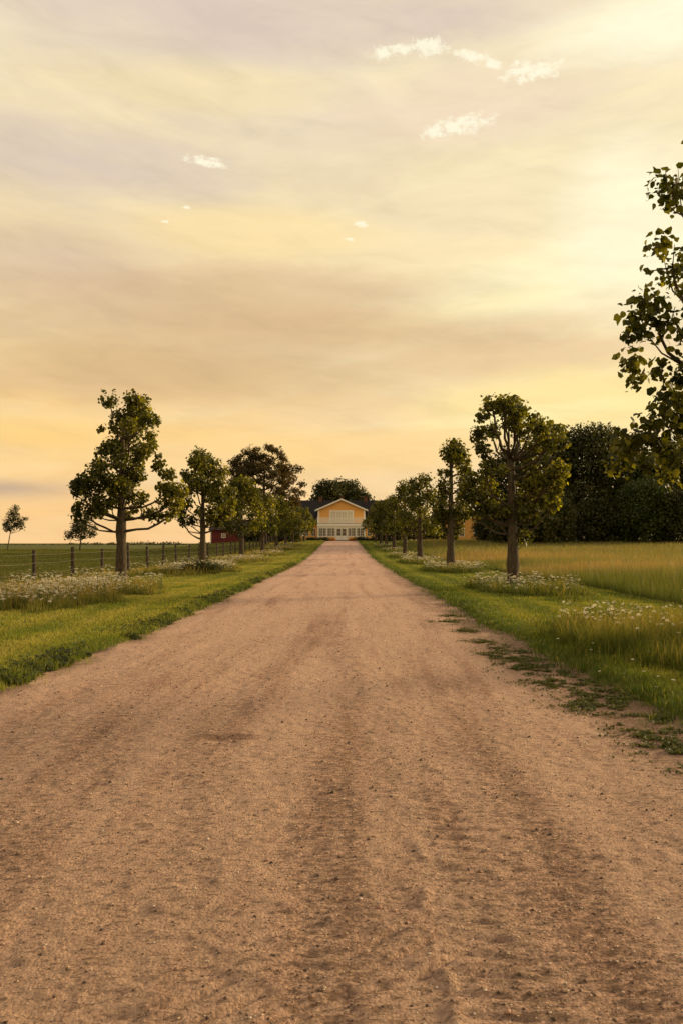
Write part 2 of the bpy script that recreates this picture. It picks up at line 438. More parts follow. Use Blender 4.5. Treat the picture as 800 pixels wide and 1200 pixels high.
def build_ground():
    # ---- terrain material
    m, t = newmat('earth_and_turf')
    co = t.n('ShaderNodeTexCoord').outputs['Object']
    a = t.n('ShaderNodeAttribute', attribute_name='tint'); sp = t.n('ShaderNodeSeparateColor', i_Color=a.outputs['Color'])
    n1 = t.noise(co, .9, 6, .6); n2 = t.noise(co, .06, 4, .55); n3 = t.noise(t.scale(co, (.05, .012, .05)), 6, 5, .6)
    dirt = t.mix(n1, (.07, .042, .022, 1), (.20, .12, .065, 1))
    lawn = t.mix(n1, (.10, .12, .025, 1), (.20, .20, .05, 1))
    fieldr = t.ramp(t.m('ADD', t.m('MULTIPLY', n1, .4), t.m('MULTIPLY', n3, .6)), [(.3, (.15, .145, .06, 1)), (.5, (.21, .18, .08, 1)), (.7, (.27, .20, .095, 1))])
    fieldl = t.mix(t.ramp(t.m('ADD', t.m('MULTIPLY', n3, .7), t.m('MULTIPLY', n1, .3)), [(.35, 0.0), (.65, 1.0)]), (.085, .095, .024, 1), (.125, .125, .032, 1))
    c = t.mix(sp.outputs[0], dirt, lawn)
    c = t.mix(sp.outputs[1], c, fieldr)
    c = t.mix(sp.outputs[2], c, fieldl)
    b = t.n('ShaderNodeBsdfPrincipled', i_Base_Color=c, i_Roughness=.95); b.inputs['Specular IOR Level'].default_value = .1
    bn = t.n('ShaderNodeBump', i_Height=t.noise(co, 6, 6, .7)); bn.inputs['Strength'].default_value = .8; bn.inputs['Distance'].default_value = .08
    t.set(b.inputs['Normal'], bn.outputs[0])
    o = t.n('ShaderNodeOutputMaterial'); t.set(o.inputs[0], b.outputs[0])

    def tf(X, Y):
        l, p, fr, st, fl = zones(X, Y)
        g = np.clip(l + p + st, 0, 1) * .92
        return np.stack([g, fr * (1 - sstep(300, 500, Y)), fl + (1 - fl) * sstep(300, 500, Y)], -1)
    def spread(fine, a, b, far, gr):
        out = list(fine); s = fine[1] - fine[0]; v = fine[0]; st = s; lo = []
        while v > a: st *= gr; v -= st; lo.append(v)
        v = fine[-1]; st = fine[-1] - fine[-2]; hi = []
        while v < b: st *= gr; v += st; hi.append(v)
        return np.array(lo[::-1] + out + hi)
    xs = spread(np.arange(-11, 10.01, .09), -1500, 1500, 0, 1.12)
    ys = [-30, -10, -3, 0]; v = 1.0
    while v < 1800: ys.append(v); v += max(.07, v * .011) if v < 170 else v * .05
    g = link('ground', grid_mesh('ground', xs, np.array(ys), ground_z, m, tf)); tag(g, 'mown verges and wide fields either side of the gravel drive', 'ground', kind='structure')

    # ---- road
    m, t = newmat('gravel_drive')
    co = t.n('ShaderNodeTexCoord').outputs['Object']
    a = t.n('ShaderNodeAttribute', attribute_name='tint'); sp = t.n('ShaderNodeSeparateColor', i_Color=a.outputs['Color'])
    rt = sp.outputs[0]
    fine = t.noise(co, 38, 8, .72)
    med = t.noise(co, 9, 6, .65)
    big = t.noise(t.scale(co, (1, .13, 1)), 1.7, 5, .6)
    vo = t.n('ShaderNodeTexVoronoi', i_Vector=t.scale(co, (1, .8, 1)), i_Scale=75.0); vo.inputs['Randomness'].default_value = 1
    vo2 = t.n('ShaderNodeTexVoronoi', i_Vector=co, i_Scale=26.0)
    streak = t.noise(t.scale(co, (1, .06, 1)), 3.4, 5, .62)
    streak2 = t.noise(t.scale(co, (1, .045, 1)), 11, 4, .6)
    sand = t.mix(med, (.45, .275, .178, 1), (.62, .405, .272, 1))
    red = t.mix(t.ramp(vo.outputs['Color'], [(.2, 0.0), (.8, 1.0)]), (.30, .155, .10, 1), (.56, .33, .215, 1))
    f = t.m('ADD', rt, t.m('ADD', t.m('MULTIPLY', t.m('SUBTRACT', med, .5), .9), t.m('ADD', t.m('MULTIPLY', t.m('SUBTRACT', streak, .5), 1.9), t.m('MULTIPLY', t.m('SUBTRACT', streak2, .5), 1.5))), clamp=True)
    c = t.mix(f, sand, red)
    grain = t.ramp(vo.outputs['Color'], [(0.0, .45), (.3, .85), (.7, 1.05), (1.0, 1.45)])
    c = t.mix(.65, c, t.mix(1.0, c, grain, 'MULTIPLY'))
    pw = t.scale(co, (.55, 1.25, 1))
    pit = t.ramp(t.m('ADD', t.m('MULTIPLY', t.noise(pw, 22, 6, .72), .75), t.m('MULTIPLY', rt, .14)), [(.425, 0.0), (.52, 1.0)])
    pit2 = t.ramp(t.m('ADD', t.m('MULTIPLY', t.noise(pw, 7, 6, .75), .8), t.m('MULTIPLY', rt, .12)), [(.47, 0.0), (.58, 1.0)])
    c = t.mix(t.m('MULTIPLY', pit, .58), c, (.15, .08, .042, 1))  # pits and small clod shadows painted dark into the colour
    c = t.mix(t.m('MULTIPLY', pit2, .24), c, (.17, .09, .048, 1))
    c = t.mix(t.ramp(big, [(.4, 0.0), (.7, .14)]), c, (.26, .145, .078, 1))
    spk = t.ramp(t.m('ADD', t.noise(t.scale(co, (.55, 1.2, 1)), 40, 5, .65), t.m('MULTIPLY', rt, .07)), [(.55, 0.0), (.60, 1.0)])
    c = t.mix(t.m('MULTIPLY', spk, .52), c, (.085, .05, .03, 1))
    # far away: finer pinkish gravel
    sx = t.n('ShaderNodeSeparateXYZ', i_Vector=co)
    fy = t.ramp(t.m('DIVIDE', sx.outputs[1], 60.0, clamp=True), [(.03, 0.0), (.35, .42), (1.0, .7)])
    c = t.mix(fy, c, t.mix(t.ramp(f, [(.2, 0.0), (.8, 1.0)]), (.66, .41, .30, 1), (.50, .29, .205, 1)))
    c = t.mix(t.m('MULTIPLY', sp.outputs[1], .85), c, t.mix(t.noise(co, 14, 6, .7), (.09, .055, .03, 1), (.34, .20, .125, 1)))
    dm = t.ramp(t.m('DIVIDE', sx.outputs[1], 12.0, clamp=True), [(.12, .80), (.75, 1.0)])  # near drive darkened in colour, standing in for less glancing backlight
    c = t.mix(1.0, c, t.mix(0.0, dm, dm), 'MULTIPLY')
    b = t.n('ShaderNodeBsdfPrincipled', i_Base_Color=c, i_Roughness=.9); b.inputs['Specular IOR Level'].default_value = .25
    hh = t.m('ADD', t.m('MULTIPLY', fine, .6), t.m('ADD', t.m('MULTIPLY', med, .9), t.m('MULTIPLY', vo.outputs['Distance'], -.35)))
    hh = t.m('SUBTRACT', hh, t.m('MULTIPLY', pit, .25))
    bn = t.n('ShaderNodeBump', i_Height=hh); bn.inputs['Strength'].default_value = 1.0; bn.inputs['Distance'].default_value = .02
    t.set(b.inputs['Normal'], bn.outputs[0])
    o = t.n('ShaderNodeOutputMaterial'); t.set(o.inputs[0], b.outputs[0])
    ys = []; v = 1.2
    while v < 162: ys.append(v); v += max(.011, v * .0048)
    def rz(X, Y): return base(X, Y) + road_h(X, Y) - .02 * (np.abs(X) / 3.5) ** 2
    def rtint(X, Y):
        r = rut(X, Y)
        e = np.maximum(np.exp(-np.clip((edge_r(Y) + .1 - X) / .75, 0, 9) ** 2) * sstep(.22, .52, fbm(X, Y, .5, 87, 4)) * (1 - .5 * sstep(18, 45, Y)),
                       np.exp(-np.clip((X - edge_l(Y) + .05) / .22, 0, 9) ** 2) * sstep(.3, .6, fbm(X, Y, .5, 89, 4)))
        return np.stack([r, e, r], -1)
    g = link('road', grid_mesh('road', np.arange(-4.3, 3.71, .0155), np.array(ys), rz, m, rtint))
    tag(g, 'long straight sandy gravel drive with wheel ruts and tread marks', 'road', kind='structure')

    # ---- loose stones on the drive
    N = 150000
    y = 1.9 * (26 / 1.9) ** (rng.random(N) ** 1.15); x = rng.uniform(-3.9, 3.2, N)
    keep = (np.abs(x) < .52 * y + 1.2) & (rng.random(N) < .35 + .65 * rut(x, y))
    x, y = x[keep], y[keep]; n = len(x)
    r = np.clip(.0027 * np.exp(rng.normal(0, .55, n)) * (1 + .035 * y), .0015, .016)
    z = rz(x, y) + r * .15
    O = np.array([[1, 0, 0], [0, 1, 0], [-1, 0, 0], [0, -1, 0], [0, 0, 1], [0, 0, -1]], float)
    O = O[None] * rng.uniform(.6, 1.25, (n, 6, 1)); O[:, :, 2] *= .7
    an = rng.random(n) * 2 * PI; ca, sa = np.cos(an)[:, None], np.sin(an)[:, None]
    V = np.stack([O[:, :, 0] * ca - O[:, :, 1] * sa, O[:, :, 0] * sa + O[:, :, 1] * ca, O[:, :, 2]], -1) * r[:, None, None] + np.stack([x, y, z], -1)[:, None]
    Fc = np.array([[0, 1, 4], [1, 2, 4], [2, 3, 4], [3, 0, 4], [1, 0, 5], [2, 1, 5], [3, 2, 5], [0, 3, 5]])
    Fa = (np.arange(n)[:, None, None] * 6 + Fc[None]).reshape(-1, 3)
    T = np.repeat(rng.random((n, 1)), 6, 0).reshape(-1, 1) * np.ones((1, 3))
    m, t = newmat('loose_stone')
    a = t.n('ShaderNodeAttribute', attribute_name='tint'); sp = t.n('ShaderNodeSeparateColor', i_Color=a.outputs['Color'])
    c = t.ramp(sp.outputs[0], [(0, (.05, .035, .028, 1)), (.45, (.15, .09, .06, 1)), (.6, (.38, .22, .14, 1)), (.85, (.46, .32, .21, 1)), (1, (.6, .5, .4, 1))])
    b = t.n('ShaderNodeBsdfPrincipled', i_Base_Color=c, i_Roughness=.85)
    o = t.n('ShaderNodeOutputMaterial'); t.set(o.inputs[0], b.outputs[0])
    g = link('gravel', np_mesh('gravel', V.reshape(-1, 3), [Fa], m, tint=T)); tag(g, 'loose reddish and grey stones scattered over the drive', 'gravel', kind='stuff')
    return rz


# ------------------------------------------------------------------ grass
def blades(name, x, y, z, h, w, tint, mat, bend=.35, seg2=True):
    n = len(x)
    yaw = rng.random(n) * PI
    ld = rng.random(n) * 2 * PI; lb = h * bend * rng.uniform(.15, 1.2, n)
    dx, dy = np.cos(yaw) * w / 2, np.sin(yaw) * w / 2
    lx, ly = np.cos(ld) * lb, np.sin(ld) * lb
    zz = z - .012
    P = lambda a, b, c: np.stack([a, b, c], -1)
    if seg2:
        V = np.stack([P(x - dx, y - dy, zz), P(x + dx, y + dy, zz),
                      P(x + dx * .75 + lx * .3, y + dy * .75 + ly * .3, z + h * .6), P(x - dx * .75 + lx * .3, y - dy * .75 + ly * .3, z + h * .6),
                      P(x + lx, y + ly, z + h * .97)], 1)
        i = np.arange(n)[:, None] * 5
        polys = [i + np.array([[0, 1, 2, 3]]), i + np.array([[3, 2, 4]])]
        hh = np.array([0, 0, .6, .6, 1.0])
    else:
        V = np.stack([P(x - dx, y - dy, zz), P(x + dx, y + dy, zz), P(x + lx, y + ly, z + h)], 1)
        i = np.arange(n)[:, None] * 3
        polys = [i + np.array([[0, 1, 2]])]
        hh = np.array([0, 0, 1.0])
    k = len(hh)
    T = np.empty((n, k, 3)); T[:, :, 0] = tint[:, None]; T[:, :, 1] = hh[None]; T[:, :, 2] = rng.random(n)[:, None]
    return np_mesh(name, V.reshape(-1, 3), polys, mat, tint=T.reshape(-1, 3))


def grassmat(name, low, high, trans=.3):
    """low: ramp at the blade's foot, high: ramp at its tip, both over the tint"""
    m, t = newmat(name)
    a = t.n('ShaderNodeAttribute', attribute_name='tint'); sp = t.n('ShaderNodeSeparateColor', i_Color=a.outputs['Color'])
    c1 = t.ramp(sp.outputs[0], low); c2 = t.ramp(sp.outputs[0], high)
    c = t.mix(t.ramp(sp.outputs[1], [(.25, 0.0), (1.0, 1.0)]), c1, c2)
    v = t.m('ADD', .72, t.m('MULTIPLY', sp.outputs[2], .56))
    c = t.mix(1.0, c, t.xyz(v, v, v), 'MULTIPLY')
    b = t.n('ShaderNodeBsdfPrincipled', i_Base_Color=c, i_Roughness=.6); b.inputs['Specular IOR Level'].default_value = .2
    tr = t.n('ShaderNodeBsdfTranslucent', i_Color=t.mix(1.0, c, (1.5, 1.35, .6, 1), 'MULTIPLY'))
    mx = t.n('ShaderNodeMixShader'); mx.inputs[0].default_value = trans
    t.set(mx.inputs[1], b.outputs[0]); t.set(mx.inputs[2], tr.outputs[0])
    o = t.n('ShaderNodeOutputMaterial'); t.set(o.inputs[0], mx.outputs[0])
    return m


def scatter(x0, x1, y0, y1, dens, slack=4.0):
    """random points in bands of depth; dens(y) per square metre"""
    X, Y = [], []
    y = y0
    while y < y1:
        yn = min(y * 1.08, y1); n = 0
        a, b = max(x0, -(.47 * yn + slack)), min(x1, .47 * yn + slack)
        if b > a:
            n = int((b - a) * (yn - y) * dens((y + yn) / 2))
            X.append(rng.uniform(a, b, n)); Y.append(rng.uniform(y, yn, n))
        y = yn
    return np.concatenate(X), np.concatenate(Y)


def build_grass():
    lawnm = grassmat('lawn_blades', [(0, (.08, .11, .016, 1)), (1, (.16, .18, .03, 1))],
                     [(0, (.09, .15, .016, 1)), (.35, (.22, .28, .03, 1)), (.65, (.46, .44, .065, 1)), (1, (.66, .53, .14, 1))])
    meadm = grassmat('meadow_blades', [(0, (.06, .09, .014, 1)), (1, (.11, .12, .025, 1))],
                     [(0, (.10, .14, .022, 1)), (.3, (.22, .21, .04, 1)), (.6, (.46, .34, .10, 1)), (1, (.72, .46, .17, 1))], .4)
    fieldm = grassmat('field_blades', [(0, (.07, .10, .016, 1)), (1, (.13, .125, .03, 1))],
                      [(0, (.12, .16, .025, 1)), (.3, (.22, .21, .062, 1)), (.6, (.34, .28, .12, 1)), (.85, (.48, .33, .16, 1)), (1, (.60, .31, .14, 1))], .35)

    # --- lawn, both verges
    for side, x0, x1 in (('r', 2.3, 8.6), ('l', -9.6, -3.0)):
        x, y = scatter(x0, x1, 4.5, 150, lambda d: 2600 * (8 / max(d, 7)) ** 1.55)
        l, p, fr, st, fl = zones(x, y)
        k = rng.random(len(x)) < l
        x, y = x[k], y[k]
        dist = np.minimum(np.abs(x - edge_r(y)), np.abs(edge_l(y) - x))
        rough = np.exp(-(dist / .34) ** 2) * sstep(.3, .6, fbm(x, y, .35, 61, 3))
        rough = np.maximum(rough, .5 * sstep(.58, .7, fbm(x, y, .35, 63, 3)) * np.exp(-(dist / .9) ** 2))
        h = (.035 + .03 * rng.random(len(x))) * (.7 + .7 * fbm(x, y, .6, 65)) + rough * rng.uniform(.03, .13, len(x))
        w = .0055 * np.maximum(1, y / 8.5) ** .85 * rng.uniform(.7, 1.3, len(x))
        h *= (1 + .006 * y)
        stripe = .5 + .5 * np.sin(2 * PI * (np.abs(x) + .1 * np.sin(y * .2)) / 1.15)
        tn = .18 + .30 * fbm(x, y * .35, 1.4, 67) + .34 * stripe * sstep(.25, .7, dist) + .3 * (rng.random(len(x)) - .5) - .30 * rough
        tn = tn + .7 * (fbm(x, y, 2.6, 68) - .5)
        tn = tn + np.where(x < 0, .20, -.10) - .30 * np.exp(-(dist / .55) ** 2) * (x > 0)  # left verge yellowed for golden light, right edge darkened for shadow, in blade colour
        dead = rng.random(len(x)) < .07
        tn = np.where(dead, .9 + .1 * rng.random(len(x)), np.clip(tn, 0, .95))
        nr = y < 30
        for q, s2 in ((nr, True), (~nr, False)):
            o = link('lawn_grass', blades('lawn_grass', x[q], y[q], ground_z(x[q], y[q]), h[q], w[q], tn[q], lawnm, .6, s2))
            tag(o, 'short mown green grass on the %s verge of the drive, %s stretch' % ('right' if side == 'r' else 'left', 'near' if s2 else 'far'), 'grass', kind='stuff')

    # --- meadow islands round the trees + strip by the fence
    x, y = scatter(-13.2, 8.8, 7.0, 135, lambda d: 1500 * (12 / max(d, 9)) ** 1.6)
    l, p, fr, st, fl = zones(x, y)
    k = rng.random(len(x)) < np.clip(p + st, 0, 1)
    x, y, p, st = x[k], y[k], p[k], st[k]; n = len(x)
    inner = sstep(.0, 1.0, p)
    h = (.16 + .38 * rng.random(n) ** 1.9) * (.55 + .9 * fbm(x, y, .55, 71))
    h = h * np.where(st > .5, 1.0, .3 + .7 * p)
    tx = np.where(x < 0, -7.74, 5.62); ty = np.where(x < 0, 27.8, 26.4)
    h = h * (1 - .6 * np.exp(-(((x - tx) / 1.0) ** 2 + ((y - ty + .9) / 1.8) ** 2)))
    h = np.where(st > .5, h * (1.0 - .68 * sstep(9.3, 10.0, -x)), h)
    w = .006 * np.maximum(1, y / 9) ** .9 * rng.uniform(.6, 1.4, n)
    tn = .05 + .45 * fbm(x, y, 1.1, 73) * rng.random(n) + np.where(x < 0, .24, -.04) + 1.3 * np.clip(h - .34, 0, 1)  # left islands tinted golden, painting the low sun's glow on the grass
    tn = np.clip(tn + .5 * (rng.random(n) < .10), 0, 1)
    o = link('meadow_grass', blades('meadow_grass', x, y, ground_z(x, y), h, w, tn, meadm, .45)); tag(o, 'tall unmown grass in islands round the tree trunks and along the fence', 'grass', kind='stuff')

    # --- tall hay field right
    x, y = scatter(8.0, 80, 12, 136, lambda d: 520 * (18 / max(d, 14)) ** 1.45, 5)
    l, p, fr, st, fl = zones(x, y)
    k = rng.random(len(x)) < fr; x, y = x[k], y[k]; n = len(x)
    edge = 1 - sstep(0, 4.5, x - 8.2)
    h = (.34 + .50 * rng.random(n) ** 1.6) * (.75 + .5 * fbm(x, y, 2.2, 81)) * (1 - .35 * edge)
    w = .0075 * np.maximum(1, y / 13) ** .95 * rng.uniform(.6, 1.5, n)
    warm = sstep(.38, .6, fbm(x * .22, y, 6.5, 83)) * sstep(28, 38, y) * (1 - sstep(60, 85, y)) * 1.2 + .2 * sstep(.5, .66, fbm(x * .22, y, 6.5, 83))
    tn = .08 + .34 * rng.random(n) + .24 * warm + .14 * sstep(22, 70, y) - .16 * edge
    tn = np.clip(tn + .34 * (rng.random(n) < .12 + .3 * warm), 0, 1)
    o = link('hay_field_grass', blades('hay_field_grass', x, y, ground_z(x, y), h, w, tn, fieldm, .35, False)); tag(o, 'tall uncut hay field with reddish seed heads on the right', 'grass', kind='stuff')

    # --- green crop left beyond the fence
    cropm = grassmat('crop_blades', [(0, (.04, .05, .010, 1)), (1, (.06, .07, .015, 1))],
                     [(0, (.12, .15, .027, 1)), (.5, (.19, .195, .042, 1)), (.8, (.26, .235, .06, 1)), (1, (.40, .30, .10, 1))])
    x, y = scatter(-95, -11.6, 20, 190, lambda d: 130 * (30 / max(d, 25)) ** 1.5, 5)
    l, p, fr, st, fl = zones(x, y)
    k = rng.random(len(x)) < fl; x, y = x[k], y[k]; n = len(x)
    h = (.12 + .13 * rng.random(n)) * (.7 + .6 * fbm(x, y, 3, 91)); w = .016 * (y / 30) ** .9 * rng.uniform(.6, 1.5, n)
    tn = np.clip(.15 + .5 * fbm(x * .3, y, 4, 93) + .4 * (rng.random(n) - .5) + .3 * np.exp(-(-x - 11.7) / 3), 0, 1)
    o = link('crop_grass', blades('crop_grass', x, y, ground_z(x, y), h, w, tn, cropm, .4, False)); tag(o, 'low dark green crop filling the field beyond the wire fence', 'grass', kind='stuff')


# ------------------------------------------------------------------ daisies
def daisy_geo(h, r, seed, npet=11, full=True):
    g = np.random.default_rng(seed)
    tilt = g.uniform(0, .7); ta = g.random() * 2 * PI
    nrm = Vector((math.sin(tilt) * math.cos(ta), math.sin(tilt) * math.sin(ta), math.cos(tilt)))
    a = nrm.cross(Vector((0, 1, .2))).normalized(); b = nrm.cross(a)
    top = Vector((g.normal(0, .035), g.normal(0, .035), h))
    V, Fq, mi = [], [], []
    mid = Vector((top.x * .2, top.y * .2, h * .5)); sw = .0025 if full else .004
    for p in ((0, 0, -.02), mid, top):
        p = Vector(p); V += [p + Vector((-sw, 0, 0)), p + Vector((sw, 0, 0)), p + Vector((0, sw, 0))]
    for i in (0, 3):
        for j in range(3):
            k = (j + 1) % 3; Fq.append((i + j, i + k, i + 3 + k, i + 3 + j)); mi.append(0)
    for j in range(npet):
        an = 2 * PI * j / npet + g.normal(0, .06); d = a * math.cos(an) + b * math.sin(an); e = a * -math.sin(an) + b * math.cos(an)
        i = len(V); rr = r * g.uniform(.85, 1.1); dz = nrm * g.uniform(-.15, .12) * r
        V += [top + d * r * .2, top + d * rr * .75 - e * r * .24 + dz, top + d * rr + dz * 1.4, top + d * rr * .75 + e * r * .24 + dz]
        Fq.append((i, i + 1, i + 2, i + 3)); mi.append(1)
    i = len(V); V.append(top + nrm * r * .22)
    for j in range(6):
        an = 2 * PI * j / 6; V.append(top + (a * math.cos(an) + b * math.sin(an)) * r * .34 + nrm * .04 * r)
    tris = [(i, i + 1 + j, i + 1 + (j + 1) % 6) for j in range(6)]
    return V, Fq, mi, tris


def build_daisies():
    stem = simple('daisy_stem', (.10, .13, .03, 1)); yel = simple('daisy_eye', (.65, .38, .04, 1), rough=.9)
    m, t = newmat('daisy_petal')
    b = t.n('ShaderNodeBsdfDiffuse', i_Color=(.95, .92, .80, 1)); tr = t.n('ShaderNodeBsdfTranslucent', i_Color=(.95, .85, .6, 1))
    mx = t.n('ShaderNodeMixShader'); mx.inputs[0].default_value = .45
    t.set(mx.inputs[1], b.outputs[0]); t.set(mx.inputs[2], tr.outputs[0])
    o = t.n('ShaderNodeOutputMaterial'); t.set(o.inputs[0], mx.outputs[0]); pet = m
    mats = [stem, pet, yel]
    metas = []
    for s in range(12):
        V, Fq, mi, tris = daisy_geo(1.0 * .40 + .02 * s % .07, .026 + .001 * (s % 5), 100 + s)
        me = bpy.data.meshes.new('daisy'); me.from_pydata([tuple(v) for v in V], [], Fq + tris)
        for mm in mats: me.materials.append(mm)
        me.polygons.foreach_set('material_index', np.array(mi + [2] * 6, np.int32)); me.update()
        metas.append(me)
    # the nearest island on the right: every flower an object of its own
    g = np.random.default_rng(5); n = 0
    tries = 0
    while n < 298 and tries < 20000:
        tries += 1
        if n < 12:
            x, y = 3.35 + g.normal(0, .25), 9.6 + g.normal(0, 1.2); sc = .35
            if x < float(edge_r(y)) + .15: continue
        elif n < 20:
            x, y = 6.55 + g.normal(0, .12), 14.9 + g.normal(0, .25); sc = 1.45
        else:
            x, y = g.uniform(3.4, 8.6), g.uniform(8.6, 15.2)
            if patch(np.array([x]), np.array([y]))[0] < .7: continue
            near_left = math.exp(-((x - 4.3) / .7) ** 2 - ((y - 13.2) / 1.2) ** 2)
            if g.random() > .16 * float(fbm(x, y, .8, 7) > .42) + .9 * near_left + .05: continue
            sc = g.uniform(.8, 1.2)
        o = link('oxeye_daisy', metas[n % 12], None, (x, y, float(ground_z(x, y)))); o.rotation_euler = (0, 0, g.random() * 6.28); o.scale = (1.0 if sc > .5 else .75, ) * 2 + (sc,)
        if sc < .5: o.scale = (.8, .8, sc)
        if n < 12: lab, gr = 'short white daisy in the grass close to the right edge of the drive', 'low daisies by the drive edge'
        elif n < 20: lab, gr = 'taller white daisy in the small group standing above the nearest right island', 'tall daisies behind the nearest island'
        else: lab, gr = 'white oxeye daisy in the unmown island nearest on the right', 'daisies of the nearest right island'
        tag(o, lab, 'flower', gr); n += 1
    # all the others
    VV, QQ, TT, MQ = [], [], [], []
    protos = []
    for s in range(10):
        V, Fq, mi, tris = daisy_geo(1.0, .036, 300 + s, 7, False)
        protos.append((np.array([tuple(v) for v in V]), np.array(Fq), np.array(mi), np.array(tris)))
    off = 0; TR = []
    xs, ys, hs, sz = [], [], [], []
    for i, (cx, cy, rx, ry) in enumerate(PATCH):
        if i == 0: continue
        cnt = int({1: 620, 2: 600, 3: 400, 4: 220, 5: 160, 6: 120, 7: 110, 8: 1700, 9: 1500, 10: 380, 11: 200, 12: 120, 13: 80}[i])
        a = g.random(cnt * 3) * 2 * PI; r = np.sqrt(g.random(cnt * 3)) * .97
        x = cx + rx * r * np.cos(a); y = cy + ry * r * np.sin(a)
        k = (fbm(x, y, .8, 15) > .42 + .16 * g.random(len(x))) & (patch(x, y) > .25 + .5 * g.random(len(x))); x, y = x[k][:cnt], y[k][:cnt]
        xs.append(x); ys.append(y)
    x = g.uniform(-11.8, -8.6, 420); y = g.uniform(18, 62, 420); xs.append(x); ys.append(y)
    x = np.concatenate(xs); y = np.concatenate(ys); z = ground_z(x, y)
    for i in range(len(x)):
        P, Fq, mi, tris = protos[i % 10]
        s = (1 + .012 * y[i]) * g.uniform(.75, 1.15); hh = g.uniform(.22, .56) if y[i] < 35 else g.uniform(.26, .54)
        c, sn = math.cos(i), math.sin(i)
        Q = P.copy(); Q[:, 2] = np.where(np.arange(len(Q)) < 3, -.02, (Q[:, 2] - 1) * s + hh); Q[3:6, 2] = hh * .5
        Q[:, :2] *= s; Q = np.stack([Q[:, 0] * c - Q[:, 1] * sn, Q[:, 0] * sn + Q[:, 1] * c, Q[:, 2]], -1) + [x[i], y[i], z[i]]
        VV.append(Q); QQ.append(Fq + off); TR.append(tris + off); MQ.append(mi); off += len(Q)
    me = np_mesh('daisies', np.concatenate(VV), [np.concatenate(QQ), np.concatenate(TR)], mats, mi=np.concatenate(MQ + [np.full(6 * len(x), 2)]))
    tag(link('meadow_daisies', me), 'masses of white oxeye daisies in the farther grass islands', 'flowers', kind='stuff')


# ------------------------------------------------------------------ trees
BARK = LEAF = LEAF_NEAR = None


def leaves(name, C, mat, size, seed, gap=.5, shape=2, shell=.6, squash=1.0, droop=.5):
    """C: rows cx, cy, cz, rx, ry, rz, n. leaf blades through each clump's volume, thinned where a noise is low"""
    g = np.random.default_rng(seed)
    C = np.asarray(C, float)
    n = C[:, 6].astype(int); idx = np.repeat(np.arange(len(C)), n); N = len(idx)
    d = g.normal(size=(N, 3)); d /= np.linalg.norm(d, axis=1)[:, None]
    r = g.random(N) ** shell
    lump = .72 + .6 * vn(d[:, 0] * 2.2 + idx * 3.3, d[:, 1] * 2.2 + d[:, 2] * 2.9 + idx, 1.0, 3)
    P = C[idx, :3] + d * (r * lump)[:, None] * C[idx, 3:6]
    keep = fbm(P[:, 0] * 1.0 + P[:, 1] * .6, P[:, 2] + P[:, 1] * .5, size * 4.2, seed % 50, 2) > gap * .62
    P, d, idx, r = P[keep], d[keep], idx[keep], r[keep]; N = len(P)
    nr = d * .8 + g.normal(size=(N, 3)) * .75 + np.array([0, 0, .35]); nr /= np.linalg.norm(nr, axis=1)[:, None]
    ax = d * .6 + g.normal(size=(N, 3)) * .6 - np.array([0, 0, droop]); ax -= nr * (ax * nr).sum(1)[:, None]; ax /= np.linalg.norm(ax, axis=1)[:, None]
    sd = np.cross(nr, ax)
    s = size * (.45 + .85 * g.random(N) ** 1.2)
    if shape == 2:
        prof = np.array([[0, 0, 0], [.44, .12, .10], [.46, .52, .13], [0, 1.0, -.08], [-.46, .52, .13], [-.44, .12, .10]])
        polys = [np.array([[0, 1, 2, 3]]), np.array([[0, 3, 4, 5]])]
    else:
        prof = np.array([[0, 0, 0], [.45, .45, .10], [0, 1.0, -.05], [-.45, .45, .10]])
        polys = [np.array([[0, 1, 2, 3]])]
    k = len(prof)
    V = P[:, None] + s[:, None, None] * (prof[None, :, 0, None] * sd[:, None] + prof[None, :, 1, None] * ax[:, None] + prof[None, :, 2, None] * nr[:, None])
    i = np.arange(N)[:, None] * k
    tone = (g.random(len(C)) * .7 + .5 * np.clip((C[:, 0] - C[:, 0].min()) / (np.ptp(C[:, 0]) + .01), 0, 1))[idx]  # clumps paler toward the right: sunlit side of the crown painted in
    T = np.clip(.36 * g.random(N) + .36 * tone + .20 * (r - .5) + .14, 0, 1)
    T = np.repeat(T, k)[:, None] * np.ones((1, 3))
    return np_mesh(name, V.reshape(-1, 3), [i + p for p in polys], mat, tint=T)


def limb(mb, p0, p1, r0, r1, g, lift=.25, n=6, kink=.05, sides=7):
    p0 = np.array(p0, float); p1 = np.array(p1, float); L = np.linalg.norm(p1 - p0)
    out = []; rr = []
    hor = p1 - p0; hor[2] = 0
    for i in range(n + 1):
        t = i / n
        q = p0 + (p1 - p0) * t + hor * .18 * math.sin(PI * t) * (1 if lift > 0 else -1) - np.array([0, 0, 1]) * L * lift * math.sin(PI * t) * .5
        if 0 < i < n: q = q + g.normal(0, kink * L / 3, 3)
        out.append(q); rr.append((r0 + (r1 - r0) * t ** .8) * (1 + .12 * g.normal() * (0 < i < n)))
    mb.tube(out, rr, sides); return out


